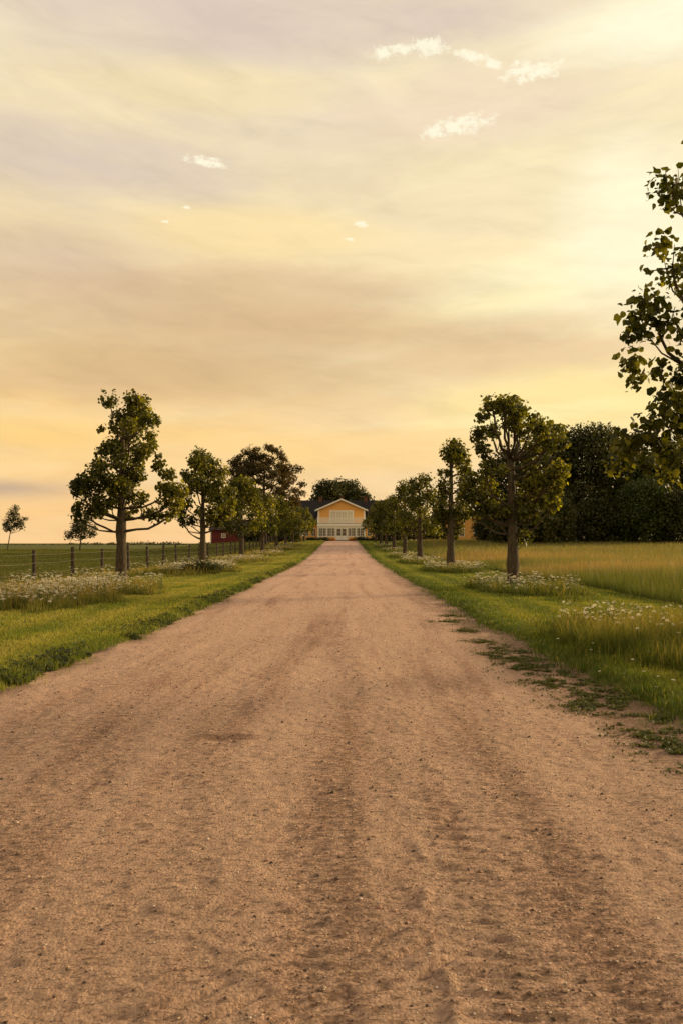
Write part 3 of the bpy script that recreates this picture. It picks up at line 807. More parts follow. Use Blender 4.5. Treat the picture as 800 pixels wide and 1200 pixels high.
def tree(name, loc, clusters, trunk_h, r_base, r_top, seed, mat, bark, label, cat, group, leaf=.12, dens=1.0, gap=.5, lean=(0, 0), limbs=True, shape=2,
         bare=0, knob=True, trunk_r_leaf=.02, sides=14, twigs=True):
    """clusters: (x, y, z, rx, ry, rz, n) relative to the tree's foot"""
    g = np.random.default_rng(seed)
    root = empty(name, loc); tag(root, label, cat, group)
    tr = MB(); pts, rad = [], []
    nseg = 14
    for i in range(nseg + 1):
        t = i / nseg; z = -.15 + (trunk_h + .15) * t
        wob = .035 * trunk_h / 5
        pts.append((lean[0] * t + wob * math.sin(3.1 * t + seed) * t, lean[1] * t + wob * math.cos(2.3 * t + seed) * t, z))
        flare = 1 + .32 * math.exp(-max(z, 0) / (r_base * 1.6))
        rad.append((r_base + (r_top - r_base) * (.35 * t + .65 * float(sstep(.28, .8, t)))) * flare * (1 + (.07 * g.normal() if knob else 0)))
    tr.tube(pts, rad, sides)
    # bumps on the bark
    V = np.array(tr.v); an = np.arctan2(V[:, 1], V[:, 0])
    ctr = np.repeat(np.array(pts), sides, 0); off = V - ctr
    nz = fbm(an * .9, V[:, 2], .28, seed % 40, 3)[:, None]
    V = ctr + off * (.88 + .26 * nz); tr.v = [tuple(v) for v in V]
    tr.build('trunk', bark, root, smooth=True)
    if limbs:
        lb = MB(); pa = np.array(pts)
        for c in sorted(clusters, key=lambda c: -(c[3] * c[5]))[:36]:
            cz = c[2]; hd = math.hypot(c[0] - lean[0] * .5, c[1])
            az = min(max(cz - .25 - hd * g.uniform(.35, .95), trunk_h * g.uniform(.32, .46)), trunk_h * .97)
            k = int(np.argmin(abs(pa[:, 2] - az))); rr = rad[k]
            e = np.array(c[:3])
            r0 = min(rr * .6, .018 + .013 * hd + .017 * max(0, cz - az)) * (1.25 if r_base > .3 else 1)
            o = limb(lb, pa[k], e, r0, r0 * .35, g, lift=.22)
            if twigs:
                for q in range(3):
                    s = o[g.integers(3, len(o))]; d = g.normal(size=3); d[2] = abs(d[2]) * .8; d /= np.linalg.norm(d)
                    limb(lb, s, e + d * np.array(c[3:6]) * .95, r0 * .34, r0 * .1, g, lift=.1, n=3, sides=5)
        lb.build('limbs', bark, root, smooth=True)
    cl = [list(c) for c in clusters]
    for c in cl: c[6] = max(4, int(c[6] * dens))
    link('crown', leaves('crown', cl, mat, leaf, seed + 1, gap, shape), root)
    return root


def n_for(r, leaf, cover=2.6):
    cover *= 1.25
    """leaves to fill a clump of radius r"""
    return int(cover * 4 * PI * r * r / (leaf * leaf * .75) * .33)


def from_px(zc, fx, fy, ox, oy, tx, s, foot_z, g, leaf, ydepth=1.0, cover=3.3, back=True):
    """clumps read off a zoomed crop: (zx, zy, zr) -> metres relative to the foot of the tree"""
    out = []
    for zx, zy, zr in zc:
        px = zx / fx + ox; py = zy / fy + oy; r = zr / fx / s * 1.04
        X = (px - tx) / s; Z = EYE + (636 - py) / s - foot_z
        hr = max(.3, 1.7 * math.sin(PI * min(1, max(.08, (Z - 1.9) / 5.6))) ** .6)
        yl = math.sqrt(max(.05, hr * hr - min(X * X, hr * hr)))
        Y = g.uniform(-1, 1) * yl * ydepth
        out.append((X, Y, Z, r, r * 1.1, r * .92, n_for(r, leaf, cover)))
        if back and zr >= 40 and g.random() < .45:
            out.append((X + g.normal(0, .1), -Y + g.normal(0, .2), Z + g.normal(0, .1), r * .8, r * .9, r * .75, n_for(r * .8, leaf, cover)))
    return out


def generic(seed, leaf, H=7.2, z0=2.3, wid=1.85, n=26, cover=2.8):
    g = np.random.default_rng(seed); out = []
    for i in range(n):
        t = (i + g.random()) / n; z = z0 + .35 + (H - z0 - .7) * t
        w = wid * (1 - .55 * max(0, t - .35) / .65) * (.8 + .2 * min(1, t * 5))
        a = i * 2.4 + g.normal(0, .3); rr = w * math.sqrt(g.uniform(.15, .85))
        r = g.uniform(.42, .72)
        out.append((rr * math.cos(a), rr * math.sin(a), z, r, r, r * .9, n_for(r, leaf, cover)))
    return out


def gz(x, y): return float(ground_z(x, y))


def build_avenue():
    global LEAF
    bark, t = newmat('rough_bark')
    co = t.n('ShaderNodeTexCoord').outputs['Object']
    f = t.noise(t.scale(co, (3, 3, .7)), 7, 7, .7); f2 = t.noise(co, 2.2, 4, .6)
    c = t.mix(t.ramp(f, [(.35, 0.0), (.65, 1.0)]), (.028, .020, .014, 1), (.125, .092, .060, 1))
    c = t.mix(t.ramp(f2, [(.5, 0.0), (.7, .5)]), c, (.09, .085, .04, 1))
    b = t.n('ShaderNodeBsdfPrincipled', i_Base_Color=c, i_Roughness=.9); b.inputs['Specular IOR Level'].default_value = .15
    bn = t.n('ShaderNodeBump', i_Height=f); bn.inputs['Strength'].default_value = 1; bn.inputs['Distance'].default_value = .04
    t.set(b.inputs['Normal'], bn.outputs[0]); o = t.n('ShaderNodeOutputMaterial'); t.set(o.inputs[0], b.outputs[0])
    lm = leafmat('linden_leaf', [(0, (.010, .014, .003, 1)), (.32, (.032, .040, .007, 1)), (.62, (.08, .08, .014, 1)), (.82, (.21, .20, .028, 1)), (1, (.46, .40, .065, 1))], .5)  # top stops are sunlit leaves, bottom stops the shaded core, as colour
    g = np.random.default_rng(3)
    GR, GL = 'trees of the right avenue row', 'trees of the left avenue row'
    nm = 'avenue_tree'

    # nearest on the right, its trunk outside the picture
    s = F / 11.6; z = gz(XR, 11.6)
    cz = [(795, 190, 13), (788, 236, 16), (800, 262, 18), (765, 345, 18), (792, 318, 20), (745, 372, 18), (770, 372, 24), (738, 396, 16), (752, 418, 18), (790, 398, 26), (768, 432, 14),
          (748, 447, 12), (797, 440, 22), (758, 512, 20), (782, 492, 22), (745, 538, 17), (772, 540, 18), (792, 552, 14), (815, 470, 30), (820, 350, 34), (830, 250, 30), (825, 180, 28), (850, 120, 32),
          (880, 80, 34), (900, 150, 36), (920, 230, 36), (880, 320, 40), (940, 330, 36), (960, 420, 36), (900, 420, 40), (860, 520, 32), (930, 500, 36), (980, 520, 30), (850, 430, 30), (870, 210, 34), (738, 520, 18), (748, 545, 12), (728, 500, 9), (790, 520, 26), (765, 470, 10)]
    cl = []
    for px, py, r in cz:
        X = (px - 402) / s - XR; Z = EYE + (636 - py) / s - z; r = r / s
        hr = 1.9; yl = math.sqrt(max(.05, hr * hr - min(X * X, hr * hr))) * .6
        cl.append((X, g.uniform(-1, 1) * yl, Z, r * 1.08, r * 1.1, r * 1.08, n_for(r, .105, 2.2)))
    for i in range(16):
        a = g.random() * 6.28; cl.append((1.2 * math.cos(a) + .35, 1.5 * math.sin(a), g.uniform(2.8, 6.8), .4, .4, .36, n_for(.4, .125, 1.9)))
    tree(nm, (XR, 11.6, z), cl, 6.6, .19, .06, 11, lm, bark, 'large dark leafy tree cut by the right edge of the photo', 'tree', GR, leaf=.108, gap=.36)

    # right 1
    s = F / 26.4; z = gz(5.62, 26.4)
    zc = [(550, 90, 38), (575, 75, 22), (460, 125, 38), (440, 150, 26), (500, 120, 36), (545, 140, 42), (580, 130, 34), (450, 195, 34), (510, 180, 40), (545, 185, 36), (630, 155, 34), (600, 190, 36),
          (620, 210, 44), (685, 210, 40), (725, 195, 28), (650, 185, 30), (440, 250, 30), (460, 280, 24), (660, 250, 40), (715, 250, 30), (625, 260, 24), (470, 320, 28), (640, 310, 34), (620, 345, 26),
          (700, 345, 36), (735, 350, 24), (670, 375, 44), (725, 385, 24), (635, 400, 40), (600, 395, 30), (700, 430, 36), (650, 450, 38), (590, 455, 34), (440, 355, 30), (410, 380, 38), (470, 385, 46),
          (395, 430, 40), (445, 440, 52), (500, 430, 40), (420, 485, 38), (480, 480, 34), (525, 490, 26), (580, 495, 28), (625, 490, 36), (700, 465, 24), (640, 520, 14), (560, 300, 20), (495, 350, 22)]
    cl = from_px(zc, 3.077, 3.077, 420, 440, 600, s, z, g, .112)
    # a sprig low on the trunk
    tr = tree(nm, (5.62, 26.4, z), cl, 4.3, .19, .12, 21, lm, bark, 'tall knobbly tree with gold lit leaves, second in the right row, daisies at its foot', 'tree', GR, leaf=.112, gap=.33)
    link('sprig', leaves('sprig', [(.42, -.1, 1.75, .3, .25, .30, 80)], lm, .11, 9, .1), tr)
    mbs = MB(); limb(mbs, (.15, -.05, 1.3), (.45, -.1, 1.85), .012, .004, g, n=3, sides=5); mbs.build('sprig_stem', bark, tr)

    # right 2: the slim one with a ball on top
    s = F / 43.5; z = gz(XR, 43.5)
    zc = [(345, 270, 44), (325, 285, 32), (370, 285, 32), (345, 300, 34), (340, 245, 24), (378, 335, 24), (395, 310, 16), (300, 345, 16), (375, 372, 20), (362, 440, 20), (355, 490, 26), (345, 560, 24), (372, 510, 18),
          (300, 430, 24), (290, 470, 28), (300, 520, 26), (315, 560, 20), (350, 580, 14), (380, 405, 14), (300, 385, 24), (310, 410, 20), (372, 470, 26), (385, 500, 22), (335, 520, 22), (320, 350, 18), (290, 500, 30), (305, 450, 26), (385, 350, 24), (290, 400, 22), (375, 410, 22), (310, 500, 30), (360, 540, 22)]
    cl = from_px(zc, 3.077, 3.077, 420, 440, 527, s, z, g, .14, .5)
    tree(nm, (XR, 43.5, z), cl, 6.6, .22, .085, 31, lm, bark, 'slim tree with a round ball of leaves on top of its bare pole', 'tree', GR, leaf=.14, gap=.34)
    # left 1
    s = F / 27.8; z = gz(-7.74, 27.8)
    zc = [(520, 95, 40), (545, 75, 22), (475, 115, 40), (460, 155, 40), (505, 150, 50), (560, 140, 44), (580, 180, 34), (500, 205, 52), (425, 190, 28), (405, 205, 18), (550, 215, 36), (605, 175, 24),
          (400, 265, 34), (385, 290, 24), (465, 265, 52), (520, 270, 44), (560, 250, 24), (612, 240, 30), (610, 290, 30), (600, 330, 26), (630, 310, 18), (575, 360, 18), (405, 350, 32), (440, 330, 34),
          (430, 385, 48), (490, 370, 50), (530, 350, 30), (320, 430, 42), (300, 455, 24), (370, 425, 46), (395, 470, 44), (450, 455, 48), (510, 440, 38), (345, 510, 46), (320, 545, 34), (385, 530, 34), (300, 520, 20),
          (640, 380, 24), (670, 385, 26), (655, 440, 34), (690, 445, 40), (660, 490, 38), (700, 500, 34), (610, 545, 28), (650, 545, 30), (690, 540, 26), (590, 400, 18), (430, 510, 24), (560, 545, 14), (720, 460, 20), (480, 430, 45), (500, 470, 34), (455, 500, 38), (540, 465, 24), (415, 420, 40), (620, 430, 22), (580, 530, 20), (540, 325, 34), (525, 390, 40), (520, 440, 36), (560, 300, 26), (585, 345, 20), (480, 530, 30), (430, 535, 24), (520, 515, 24), (560, 500, 16)]
    cl = from_px(zc, 3.333, 3.333, 0, 440, 145, s, z, g, .112)
    tree(nm, (-7.74, 27.8, z), cl, 5.6, .19, .07, 41, lm, bark, 'dark knobbly tree nearest on the left, branches bare low down, flowers at its foot', 'tree', GL, leaf=.112, gap=.33)
    # left 2
    s = F / 47; z = gz(XL, 47)
    zc = [(155, 140, 40), (120, 165, 32), (200, 160, 40), (150, 200, 50), (80, 220, 28), (60, 215, 16), (200, 215, 50), (245, 210, 36), (105, 245, 30), (240, 270, 44), (160, 270, 50), (280, 300, 34), (110, 300, 32),
          (250, 340, 44), (180, 325, 38), (100, 360, 34), (130, 395, 32), (80, 395, 24), (60, 425, 30), (110, 440, 28), (225, 400, 42), (270, 400, 40), (295, 350, 28), (235, 445, 30), (70, 455, 16), (200, 440, 26), (190, 290, 40)]
    cl = from_px(zc, 4, 4, 200, 500, 240, s, z, g, .14)
    tree(nm, (XL, 47, z), cl, 5.0, .2, .08, 51, lm, bark, 'dark leafy tree second along the left row with a low dark bush at its foot', 'tree', GL, leaf=.145, gap=.3)
    # the rest of both rows
    rest = [(XL, 65, 'third in the left row, before the airy big tree'), (XL, 82, 'fourth in the left row, before the red barn'),
            (XL, 99, 'fifth from the near end of the left row'), (XL, 115, 'sixth along the left row'), (XL, 131, 'seventh in the left row, last but one'), (-7.2, 146, 'last of the left row, beside the yellow house'),
            (XR, 61, 'just beyond the slim ball-topped tree of the right row'), (XR, 75.5, 'fifth from the near end of the right row'), (XR, 92, 'sixth from the near end of the right row'),
            (XR, 108, 'seventh along the right row'), (XR, 124, 'eighth in the right row, last but one'), (5.7, 140, 'last of the right row, beside the yellow house')]
    for i, (x, y, lab) in enumerate(rest):
        z = gz(x, y); lf = .12 + y * .0012
        H = [6.9, 6.6, 6.6, 6.8, 6.6, 6.4, 7.0, 7.2, 6.6, 6.6, 6.8, 6.4][i]
        cl = generic(200 + i, lf, H=H, z0=2.0 if y < 120 else 1.5, wid=1.95 if y < 120 else 2.35, n=28, cover=2.6)
        tree(nm, (x, y, z), cl, H * .8, .22, .07, 300 + i * 7, lm, bark, 'rounded dark leafy tree, ' + lab, 'tree', GR if x > 0 else GL, leaf=lf, gap=.3, shape=1, sides=10, twigs=i in (0, 6))
    return bark, lm


def build_far_trees(bark, lm):
    dark = leafmat('dark_wood_leaf', [(0, (.010, .013, .004, 1)), (.4, (.028, .034, .008, 1)), (.7, (.065, .068, .013, 1)), (1, (.15, .125, .025, 1))], .2)  # palest stop paints golden glints into the leaf colour
    green = leafmat('wood_green_leaf', [(0, (.022, .034, .007, 1)), (.5, (.05, .068, .012, 1)), (1, (.11, .12, .024, 1))], .25)
    brown = leafmat('bronze_leaf', [(0, (.028, .022, .008, 1)), (.5, (.06, .045, .013, 1)), (1, (.15, .095, .03, 1))], .35)

    def wild(loc, H, W, z0, label, mat, seed, leaf=.4, n=40, gap=.25, group=None, cat='tree', tall=.55, r=(.16, .26), name='woodland_tree', cover=2.4, lean=(0, 0), rb=.35):
        g = np.random.default_rng(seed); cl = []
        R0 = W / 2
        for i in range(n):
            t = (i + .5) / n
            zz = z0 + (H - z0) * (.06 + .88 * t)
            prof = math.sin(PI * (.16 + .76 * t)) ** .55
            a = i * 2.39996 + g.normal(0, .2); rr = R0 * prof * math.sqrt(g.uniform(.25, .75))
            q = W * g.uniform(*r)
            cl.append((rr * math.cos(a) + lean[0] * t, rr * math.sin(a), min(zz, H - q * .7), q, q, q * .85, n_for(q, leaf, cover)))
        return tree(name, loc, cl, H * .8, rb, rb * .3, seed, mat, bark, label, cat, group, leaf=leaf, gap=gap, shape=1, lean=lean, sides=10, twigs=False, limbs=gap > .3)

    # wood at the right
    G = 'big trees of the wood at the right'
    W = [(612, 510, 112, 12, 'dark wood tree just left of the gold lit avenue tree, low shoulder of the wood'),
         (648, 506, 134, 13, 'dark wood tree behind the gold lit crown, its top just clearing it'),
         (690, 500, 128, 14, 'tallest dark tree of the wood, flat top against the sky'),
         (728, 501, 136, 13, 'brownish dark tree left of the near tree at the photo edge'),
         (768, 525, 130, 12, 'dark wood tree behind the near tree leaves at the right edge'),
         (805, 520, 126, 13, 'dark wood tree at the very right edge of the photo')]
    for i, (px, py, d, w, lab) in enumerate(W):
        py += [9, -1, -5, 7, 4, -6][i]; w -= 1.5
        x = (px - 402) / F * d; z = gz(x, d); H = EYE + (636 - py) / F * d - z
        wild((x, d, z), H, w, .5, lab, (dark, green, dark, brown, green, dark)[i], 500 + i, leaf=.42, n=46, gap=.22, group=G, r=(.15, .22), cover=2.6)
    G = 'round bushes before the wood'
    for i, (px, py, d, w, lab) in enumerate([(756, 560, 118, 9.5, 'big round green bush before the wood under the near tree'), (600, 590, 114, 7, 'low dark bush at the left end of the wood beside the yellow outbuilding'),
                                             (640, 575, 117, 9, 'mid height dark bush before the wood behind the gold lit tree'), (700, 585, 122, 9, 'low dark bush in the middle of the wood edge'), (800, 572, 116, 8, 'dark bush before the wood at the right photo edge'), (575, 602, 128, 6, 'small dark bush touching the yellow outbuilding wall')]):
        x = (px - 402) / F * d; z = gz(x, d); H = EYE + (636 - py) / F * d - z
        wild((x, d, z), H, w, 0, lab, green if i == 0 else dark, 520 + i, leaf=.32, n=30, gap=.15, group=G, cat='bush', r=(.17, .24), name='large_bush', rb=.12)
    G = 'garden bushes beyond the avenue rows'
    for i, (px, py, d, w, lab) in enumerate([(456, 612, 150, 6, 'dark bush right of the house, seen under the right row crowns'), (484, 606, 152, 7, 'dark bush between the house and the slim ball-topped tree'), (512, 608, 150, 6.5, 'dark bush beside the yellow outbuilding, on its left side'),
                                             (530, 612, 148, 5, 'small dark bush at the left corner of the yellow outbuilding'), (300, 612, 140, 6.5, 'dark green bush before the red barn wall'), (334, 608, 138, 6, 'dark green bush between the red barn and the yellow house')]):
        x = (px - 402) / F * d; z = gz(x, d); H = EYE + (636 - py) / F * d - z
        wild((x, d, z), H, w, 0, lab, dark, 590 + i, leaf=.3, n=24, gap=.12, group=G, cat='bush', r=(.17, .24), name='garden_bush', rb=.1)
    # airy tree behind the left row
    d = 118; x = (310 - 402) / F * d; z = gz(x, d)
    g = np.random.default_rng(77); cl = []
    for i in range(86):
        a = i * 2.4; t = (i + .5) / 86
        th = math.acos(1 - 1.35 * t); rr = g.uniform(.62, 1.0)
        X = 5.6 * rr * math.sin(th) * math.cos(a); Y = 5.2 * rr * math.sin(th) * math.sin(a); Z = 8.2 + 7.0 * rr * math.cos(th)
        if Z < 5.5: continue
        left = X < -1.5
        q = g.uniform(1.0, 1.4) if left else g.uniform(.75, 1.1)
        cl.append((X, Y, Z, q, q, q * .6, int(n_for(q, .26, 2.6) * (1.4 if left else 1.0))))
    tree('airy_tree', (x, d, z), cl, 11.5, .38, .12, 78, brown, bark, 'big airy bronze tinted tree standing behind the left row', 'tree', None, leaf=.27, gap=.4, shape=1, sides=10)
    # behind the house
    G = 'dark trees behind the house'
    for i, (px, py, d, w, lab) in enumerate([(383, 562, 196, 9, 'left dark round tree rising behind the house roof'), (405, 561, 200, 9.5, 'middle dark round tree behind the house ridge'), (421, 571, 194, 6.5, 'lower right dark tree behind the house roof')]):
        x = (px - 402) / F * d; z = gz(x, d); H = EYE + (636 - py) / F * d - z
        wild((x, d, z), H, w, .5, lab, dark, 540 + i, leaf=.5, n=42, gap=.12, group=G, r=(.18, .26), cover=2.8)
    # lone field trees at the left
    d = 150; x = (9 - 402) / F * d; z = gz(x, d)
    cl = [(.2, 0, 4.3, 1.0, .9, .7, 0), (1.6, 0, 5.0, 1.1, 1, .9, 0), (-.1, .3, 5.6, .9, .9, .8, 0), (1.2, .2, 6.3, 1.1, .9, .9, 0), (2.4, 0, 5.5, .8, .8, .9, 0), (3.1, .2, 6.1, .5, .5, .35, 0), (2.6, .1, 4.6, .5, .5, .6, 0), (1.1, 0, 7.4, .9, .8, .8, 0), (1.4, .1, 8.3, .6, .6, .5, 0), (.4, 0, 6.9, .6, .6, .5, 0), (-.4, 0, 4.9, .5, .5, .4, 0)]
    cl = [(c[0] * 1.05, c[1], c[2], c[3] * 1.15, c[4] * 1.1, c[5] * 1.1, n_for(c[3], .25, 3.4)) for c in cl]
    tree('field_tree', (x, d, z), cl, 6.8, .10, .04, 561, dark, bark, 'thin leaning lone tree on the horizon at the left edge', 'tree', None, leaf=.25, gap=.3, lean=(1.1, 0), shape=1, sides=8)
    d = 150; x = (94 - 402) / F * d; z = gz(x, d)
    cl = [(-1.6, 0, 3.0, 1.1, 1, .9, 0), (-.5, 0, 3.9, 1.3, 1.2, 1.1, 0), (.8, 0, 4.3, 1.3, 1.2, 1.2, 0), (1.9, 0, 3.3, 1.0, .9, .9, 0), (.5, .1, 5.6, 1.1, 1, 1.0, 0), (1.4, .1, 6.2, .9, .9, .9, 0), (-.6, .1, 5.0, .9, .9, .8, 0), (2.4, 0, 4.5, .6, .6, .6, 0), (1.0, 0, 7.1, .9, .7, .7, 0), (.3, 0, 2.7, .9, .9, .5, 0)]
    cl = [(c[0] * 1.15, c[1], c[2], c[3] * 1.2, c[4] * 1.1, c[5] * 1.1, n_for(c[3], .27, 4.0)) for c in cl]
    tree('field_tree', (x, d, z), cl, 4.6, .15, .08, 571, dark, bark, 'dark spreading lone tree on the horizon beside the nearest left tree', 'tree', None, leaf=.27, gap=.15, shape=1, sides=8, lean=(.4, 0))
    # dark bush at the foot of left tree 2
    z = gz(-6.85, 38.6)
    cl = [(-.6, 0, .35, .5, .4, .34, 460), (.0, .1, .46, .55, .4, .38, 560), (.6, 0, .34, .5, .4, .32, 440), (.1, -.3, .3, .4, .3, .25, 260)]
    r = empty('low_bush', (-6.85, 38.6, z)); tag(r, 'low dark bush at the foot of the second left tree', 'bush')
    mb = MB()
    for q in range(5): limb(mb, (0, 0, -.05), (-.5 + .25 * q, .1 * (q % 2), .35), .02, .006, g, n=3, sides=5)
    mb.build('stem', bark, r); link('foliage', leaves('foliage', cl, dark, .09, 5, .1, 1), r)
    # distant woods on the left horizon
    cl = []
    g = np.random.default_rng(31)
    for i in range(330):
        x = -330 + i * .95 + g.normal(0, .5); y = 560 + g.normal(0, 8)
        hh = .9 + 3.0 * float(fbm(x, 0, 26, 4, 3) > .52) * float(fbm(x, 3, 9, 6, 3)) + .8 * g.random()
        cl.append((x, y, hh * .5 - 1, 2.4, 2.4, hh * .55, 30))
    o = link('distant_woods', leaves('distant_woods', cl, dark, 1.1, 12, .0, 1)); tag(o, 'thin dark line of far woods along the left horizon', 'woods', kind='stuff')


# ------------------------------------------------------------------ fence, bushes, weeds
def build_fence():
    wood = simple('weathered_post', (.04, .03, .02, 1), (.085, .06, .042, 1), 8, .9, .6, (3, 3, .6))
    wire = simple('fence_wire', (.17, .14, .10, 1), rough=.6)
    g = np.random.default_rng(8)
    root = empty('wire_fence', (-11.4, 29.4, 0)); tag(root, 'wire fence on thin dark wooden posts between left trees and green field', 'fence')
    ys = [12.8, 16.95, 21.1, 25.25] + [29.4 + 4.2 * i for i in range(26)]
    tops = []
    for i, y in enumerate(ys):
        x = -11.4 + g.normal(0, .05); z = gz(x, y); h = 1.36 + g.normal(0, .05) - (.1 if i == 4 else 0)
        mb = MB(); lx, ly = g.normal(0, .03), g.normal(0, .03); r = g.uniform(.075, .095)
        mb.tube([(x + 11.4, y - 29.4, z - .3), (x + 11.4 + lx * .5, y - 29.4, z + h * .5), (x + 11.4 + lx, y - 29.4 + ly, z + h - .02), (x + 11.4 + lx, y - 29.4 + ly, z + h)], [r, r * .95, r * .9, r * .6], 9)
        mb.build('post', wood, root, smooth=False); tops.append((x + 11.4 + .08, y - 29.4, z))
    for hz in (.42, .80, 1.12):
        mb = MB(); P = []
        for i in range(len(tops) - 1):
            a, b = Vector(tops[i]), Vector(tops[i + 1])
            for k in range(4):
                t = k / 4; p = a.lerp(b, t); P.append((p.x, p.y, p.z + hz - .05 * math.sin(PI * t)))
        P.append((tops[-1][0], tops[-1][1], tops[-1][2] + hz))
        mb.tube(P, [.0065] * len(P), 4); mb.build('wire', wire, root)


def build_weeds(rz):
    wm = leafmat('weed_leaf', [(0, (.04, .05, .012, 1)), (.5, (.085, .10, .022, 1)), (1, (.19, .17, .05, 1))], .25)
    g = np.random.default_rng(18)
    spots = [(2.15, 14.6), (2.1, 13.0), (2.3, 12.2), (1.98, 11.4), (2.35, 11.0), (2.2, 10.3), (2.5, 9.9), (2.3, 9.2), (2.55, 8.6), (2.3, 8.0), (2.65, 7.6), (2.45, 7.0), (2.75, 6.6), (2.5, 6.15), (2.7, 5.75), (2.85, 6.0), (2.35, 6.5), (2.72, 8.2), (2.62, 9.3), (2.55, 10.6), (2.85, 7.2), (2.5, 11.8),
             (2.75, 5.35), (2.45, 5.55), (2.0, 16.2), (2.25, 17.4)]
    VV, TT = [], []
    for i, (x, y) in enumerate(spots):
        w = g.uniform(.10, .30); n = int(1500 * (w / .2) ** 2); x += .12 * (x > 0)
        px = g.normal(0, w * .75, n); py = g.normal(0, w * 1.0, n); kk = fbm(x + px, y + py, .11, 19, 3) > .5 + .08 * g.random(n); px, py = px[kk], py[kk]; n = len(px)
        px = px + x; py = py + y
        z = np.maximum(rz(px, py), ground_z(px, py))
        h = g.uniform(.008, .035, n); L = g.uniform(.012, .04, n)
        a = g.random(n) * 2 * PI; wd = L * g.uniform(.2, .45, n)
        V = np.stack([np.stack([px, py, z], -1), np.stack([px + np.cos(a) * L * .5 - np.sin(a) * wd, py + np.sin(a) * L * .5 + np.cos(a) * wd, z + h * .6], -1),
                      np.stack([px + np.cos(a) * L, py + np.sin(a) * L, z + h * .8], -1), np.stack([px + np.cos(a) * L * .5 + np.sin(a) * wd, py + np.sin(a) * L * .5 - np.cos(a) * wd, z + h * .6], -1)], 1)
        VV.append(V.reshape(-1, 3)); TT.append(np.repeat(g.random(n), 4)[:, None] * np.ones((1, 3)))
    VV = np.concatenate(VV); TT = np.concatenate(TT)
    o = link('margin_weeds', np_mesh('margin_weeds', VV, [np.arange(len(VV)).reshape(-1, 4)], wm, tint=TT)); tag(o, 'patches of flat green weeds creeping over the sandy margins of the drive', 'weeds', kind='stuff')
    # broad leaved growth on the left bank (no end of it): one sheet of undergrowth
    n = 15000
    y = 6.5 * (60 / 6.5) ** g.random(n); x = edge_l(y) - .02 - np.abs(g.normal(0, .22, n))
    k = fbm(x, y, .5, 77, 3) > .46; x, y = x[k], y[k]; n = len(x)
    z = ground_z(x, y); h = g.uniform(.01, .10, n); L = g.uniform(.02, .06, n) * (1 + .02 * y); a = g.random(n) * 2 * PI; wd = L * .35
    V = np.stack([np.stack([x, y, z + h * .5], -1), np.stack([x + np.cos(a) * L * .5 - np.sin(a) * wd, y + np.sin(a) * L * .5 + np.cos(a) * wd, z + h], -1),
                  np.stack([x + np.cos(a) * L, y + np.sin(a) * L, z + h * .9], -1), np.stack([x + np.cos(a) * L * .5 + np.sin(a) * wd, y + np.sin(a) * L * .5 - np.cos(a) * wd, z + h], -1)], 1)
    q = np.arange(n)[:, None] * 4 + np.array([[0, 1, 2, 3]])
    T = np.repeat(g.random(n) * .55, 4)[:, None] * np.ones((1, 3))
    o = link('bank_undergrowth', np_mesh('bank_undergrowth', V.reshape(-1, 3), [q], wm, tint=T)); tag(o, 'dark low weeds along the broken left bank of the drive', 'weeds', kind='stuff')


# ------------------------------------------------------------------ buildings
def sash(root, cx, y, z0, z1, w, mats, cols=2, rows=2, name='window', fr=.07, d=.05):
    """window facing -Y standing proud of a wall at y"""
    wh, gl = mats
    m = MB(); a, b = cx - w / 2, cx + w / 2
    m.box(a, a + fr, y - d, y + .02, z0, z1); m.box(b - fr, b, y - d, y + .02, z0, z1)
    m.box(a + fr, b - fr, y - d, y + .02, z0, z0 + fr); m.box(a + fr, b - fr, y - d, y + .02, z1 - fr, z1)
    for i in range(1, cols):
        c = a + w * i / cols; m.box(c - .025, c + .025, y - d + .01, y + .01, z0 + fr, z1 - fr)
    for i in range(1, rows):
        c = z0 + (z1 - z0) * i / rows; m.box(a + fr, b - fr, y - d + .013, y + .007, c - .02, c + .02)
    f = m.build(name, wh, root)
    MB().box(a + fr * .5, b - fr * .5, y - .018, y - .004, z0 + fr * .5, z1 - fr * .5).build('pane', gl, f)
    return f


def gable_roof(mb, x0, x1, y0, y1, ze, zr, axis='x', th=.14):
    if axis == 'x':
        ym = (y0 + y1) / 2
        for s, ya in ((-1, y0), (1, y1)):
            P = [(x0, ya, ze), (x1, ya, ze), (x1, ym, zr), (x0, ym, zr)]; P += [(p[0], p[1], p[2] + th) for p in P]
            mb.poly(P, [(0, 1, 2, 3), (7, 6, 5, 4), (0, 4, 5, 1), (1, 5, 6, 2), (2, 6, 7, 3), (3, 7, 4, 0)])
    else:
        xm = (x0 + x1) / 2
        for xa in (x0, x1):
            P = [(xa, y0, ze), (xa, y1, ze), (xm, y1, zr), (xm, y0, zr)]; P += [(p[0], p[1], p[2] + th) for p in P]
            mb.poly(P, [(0, 1, 2, 3), (7, 6, 5, 4), (0, 4, 5, 1), (1, 5, 6, 2), (2, 6, 7, 3), (3, 7, 4, 0)])


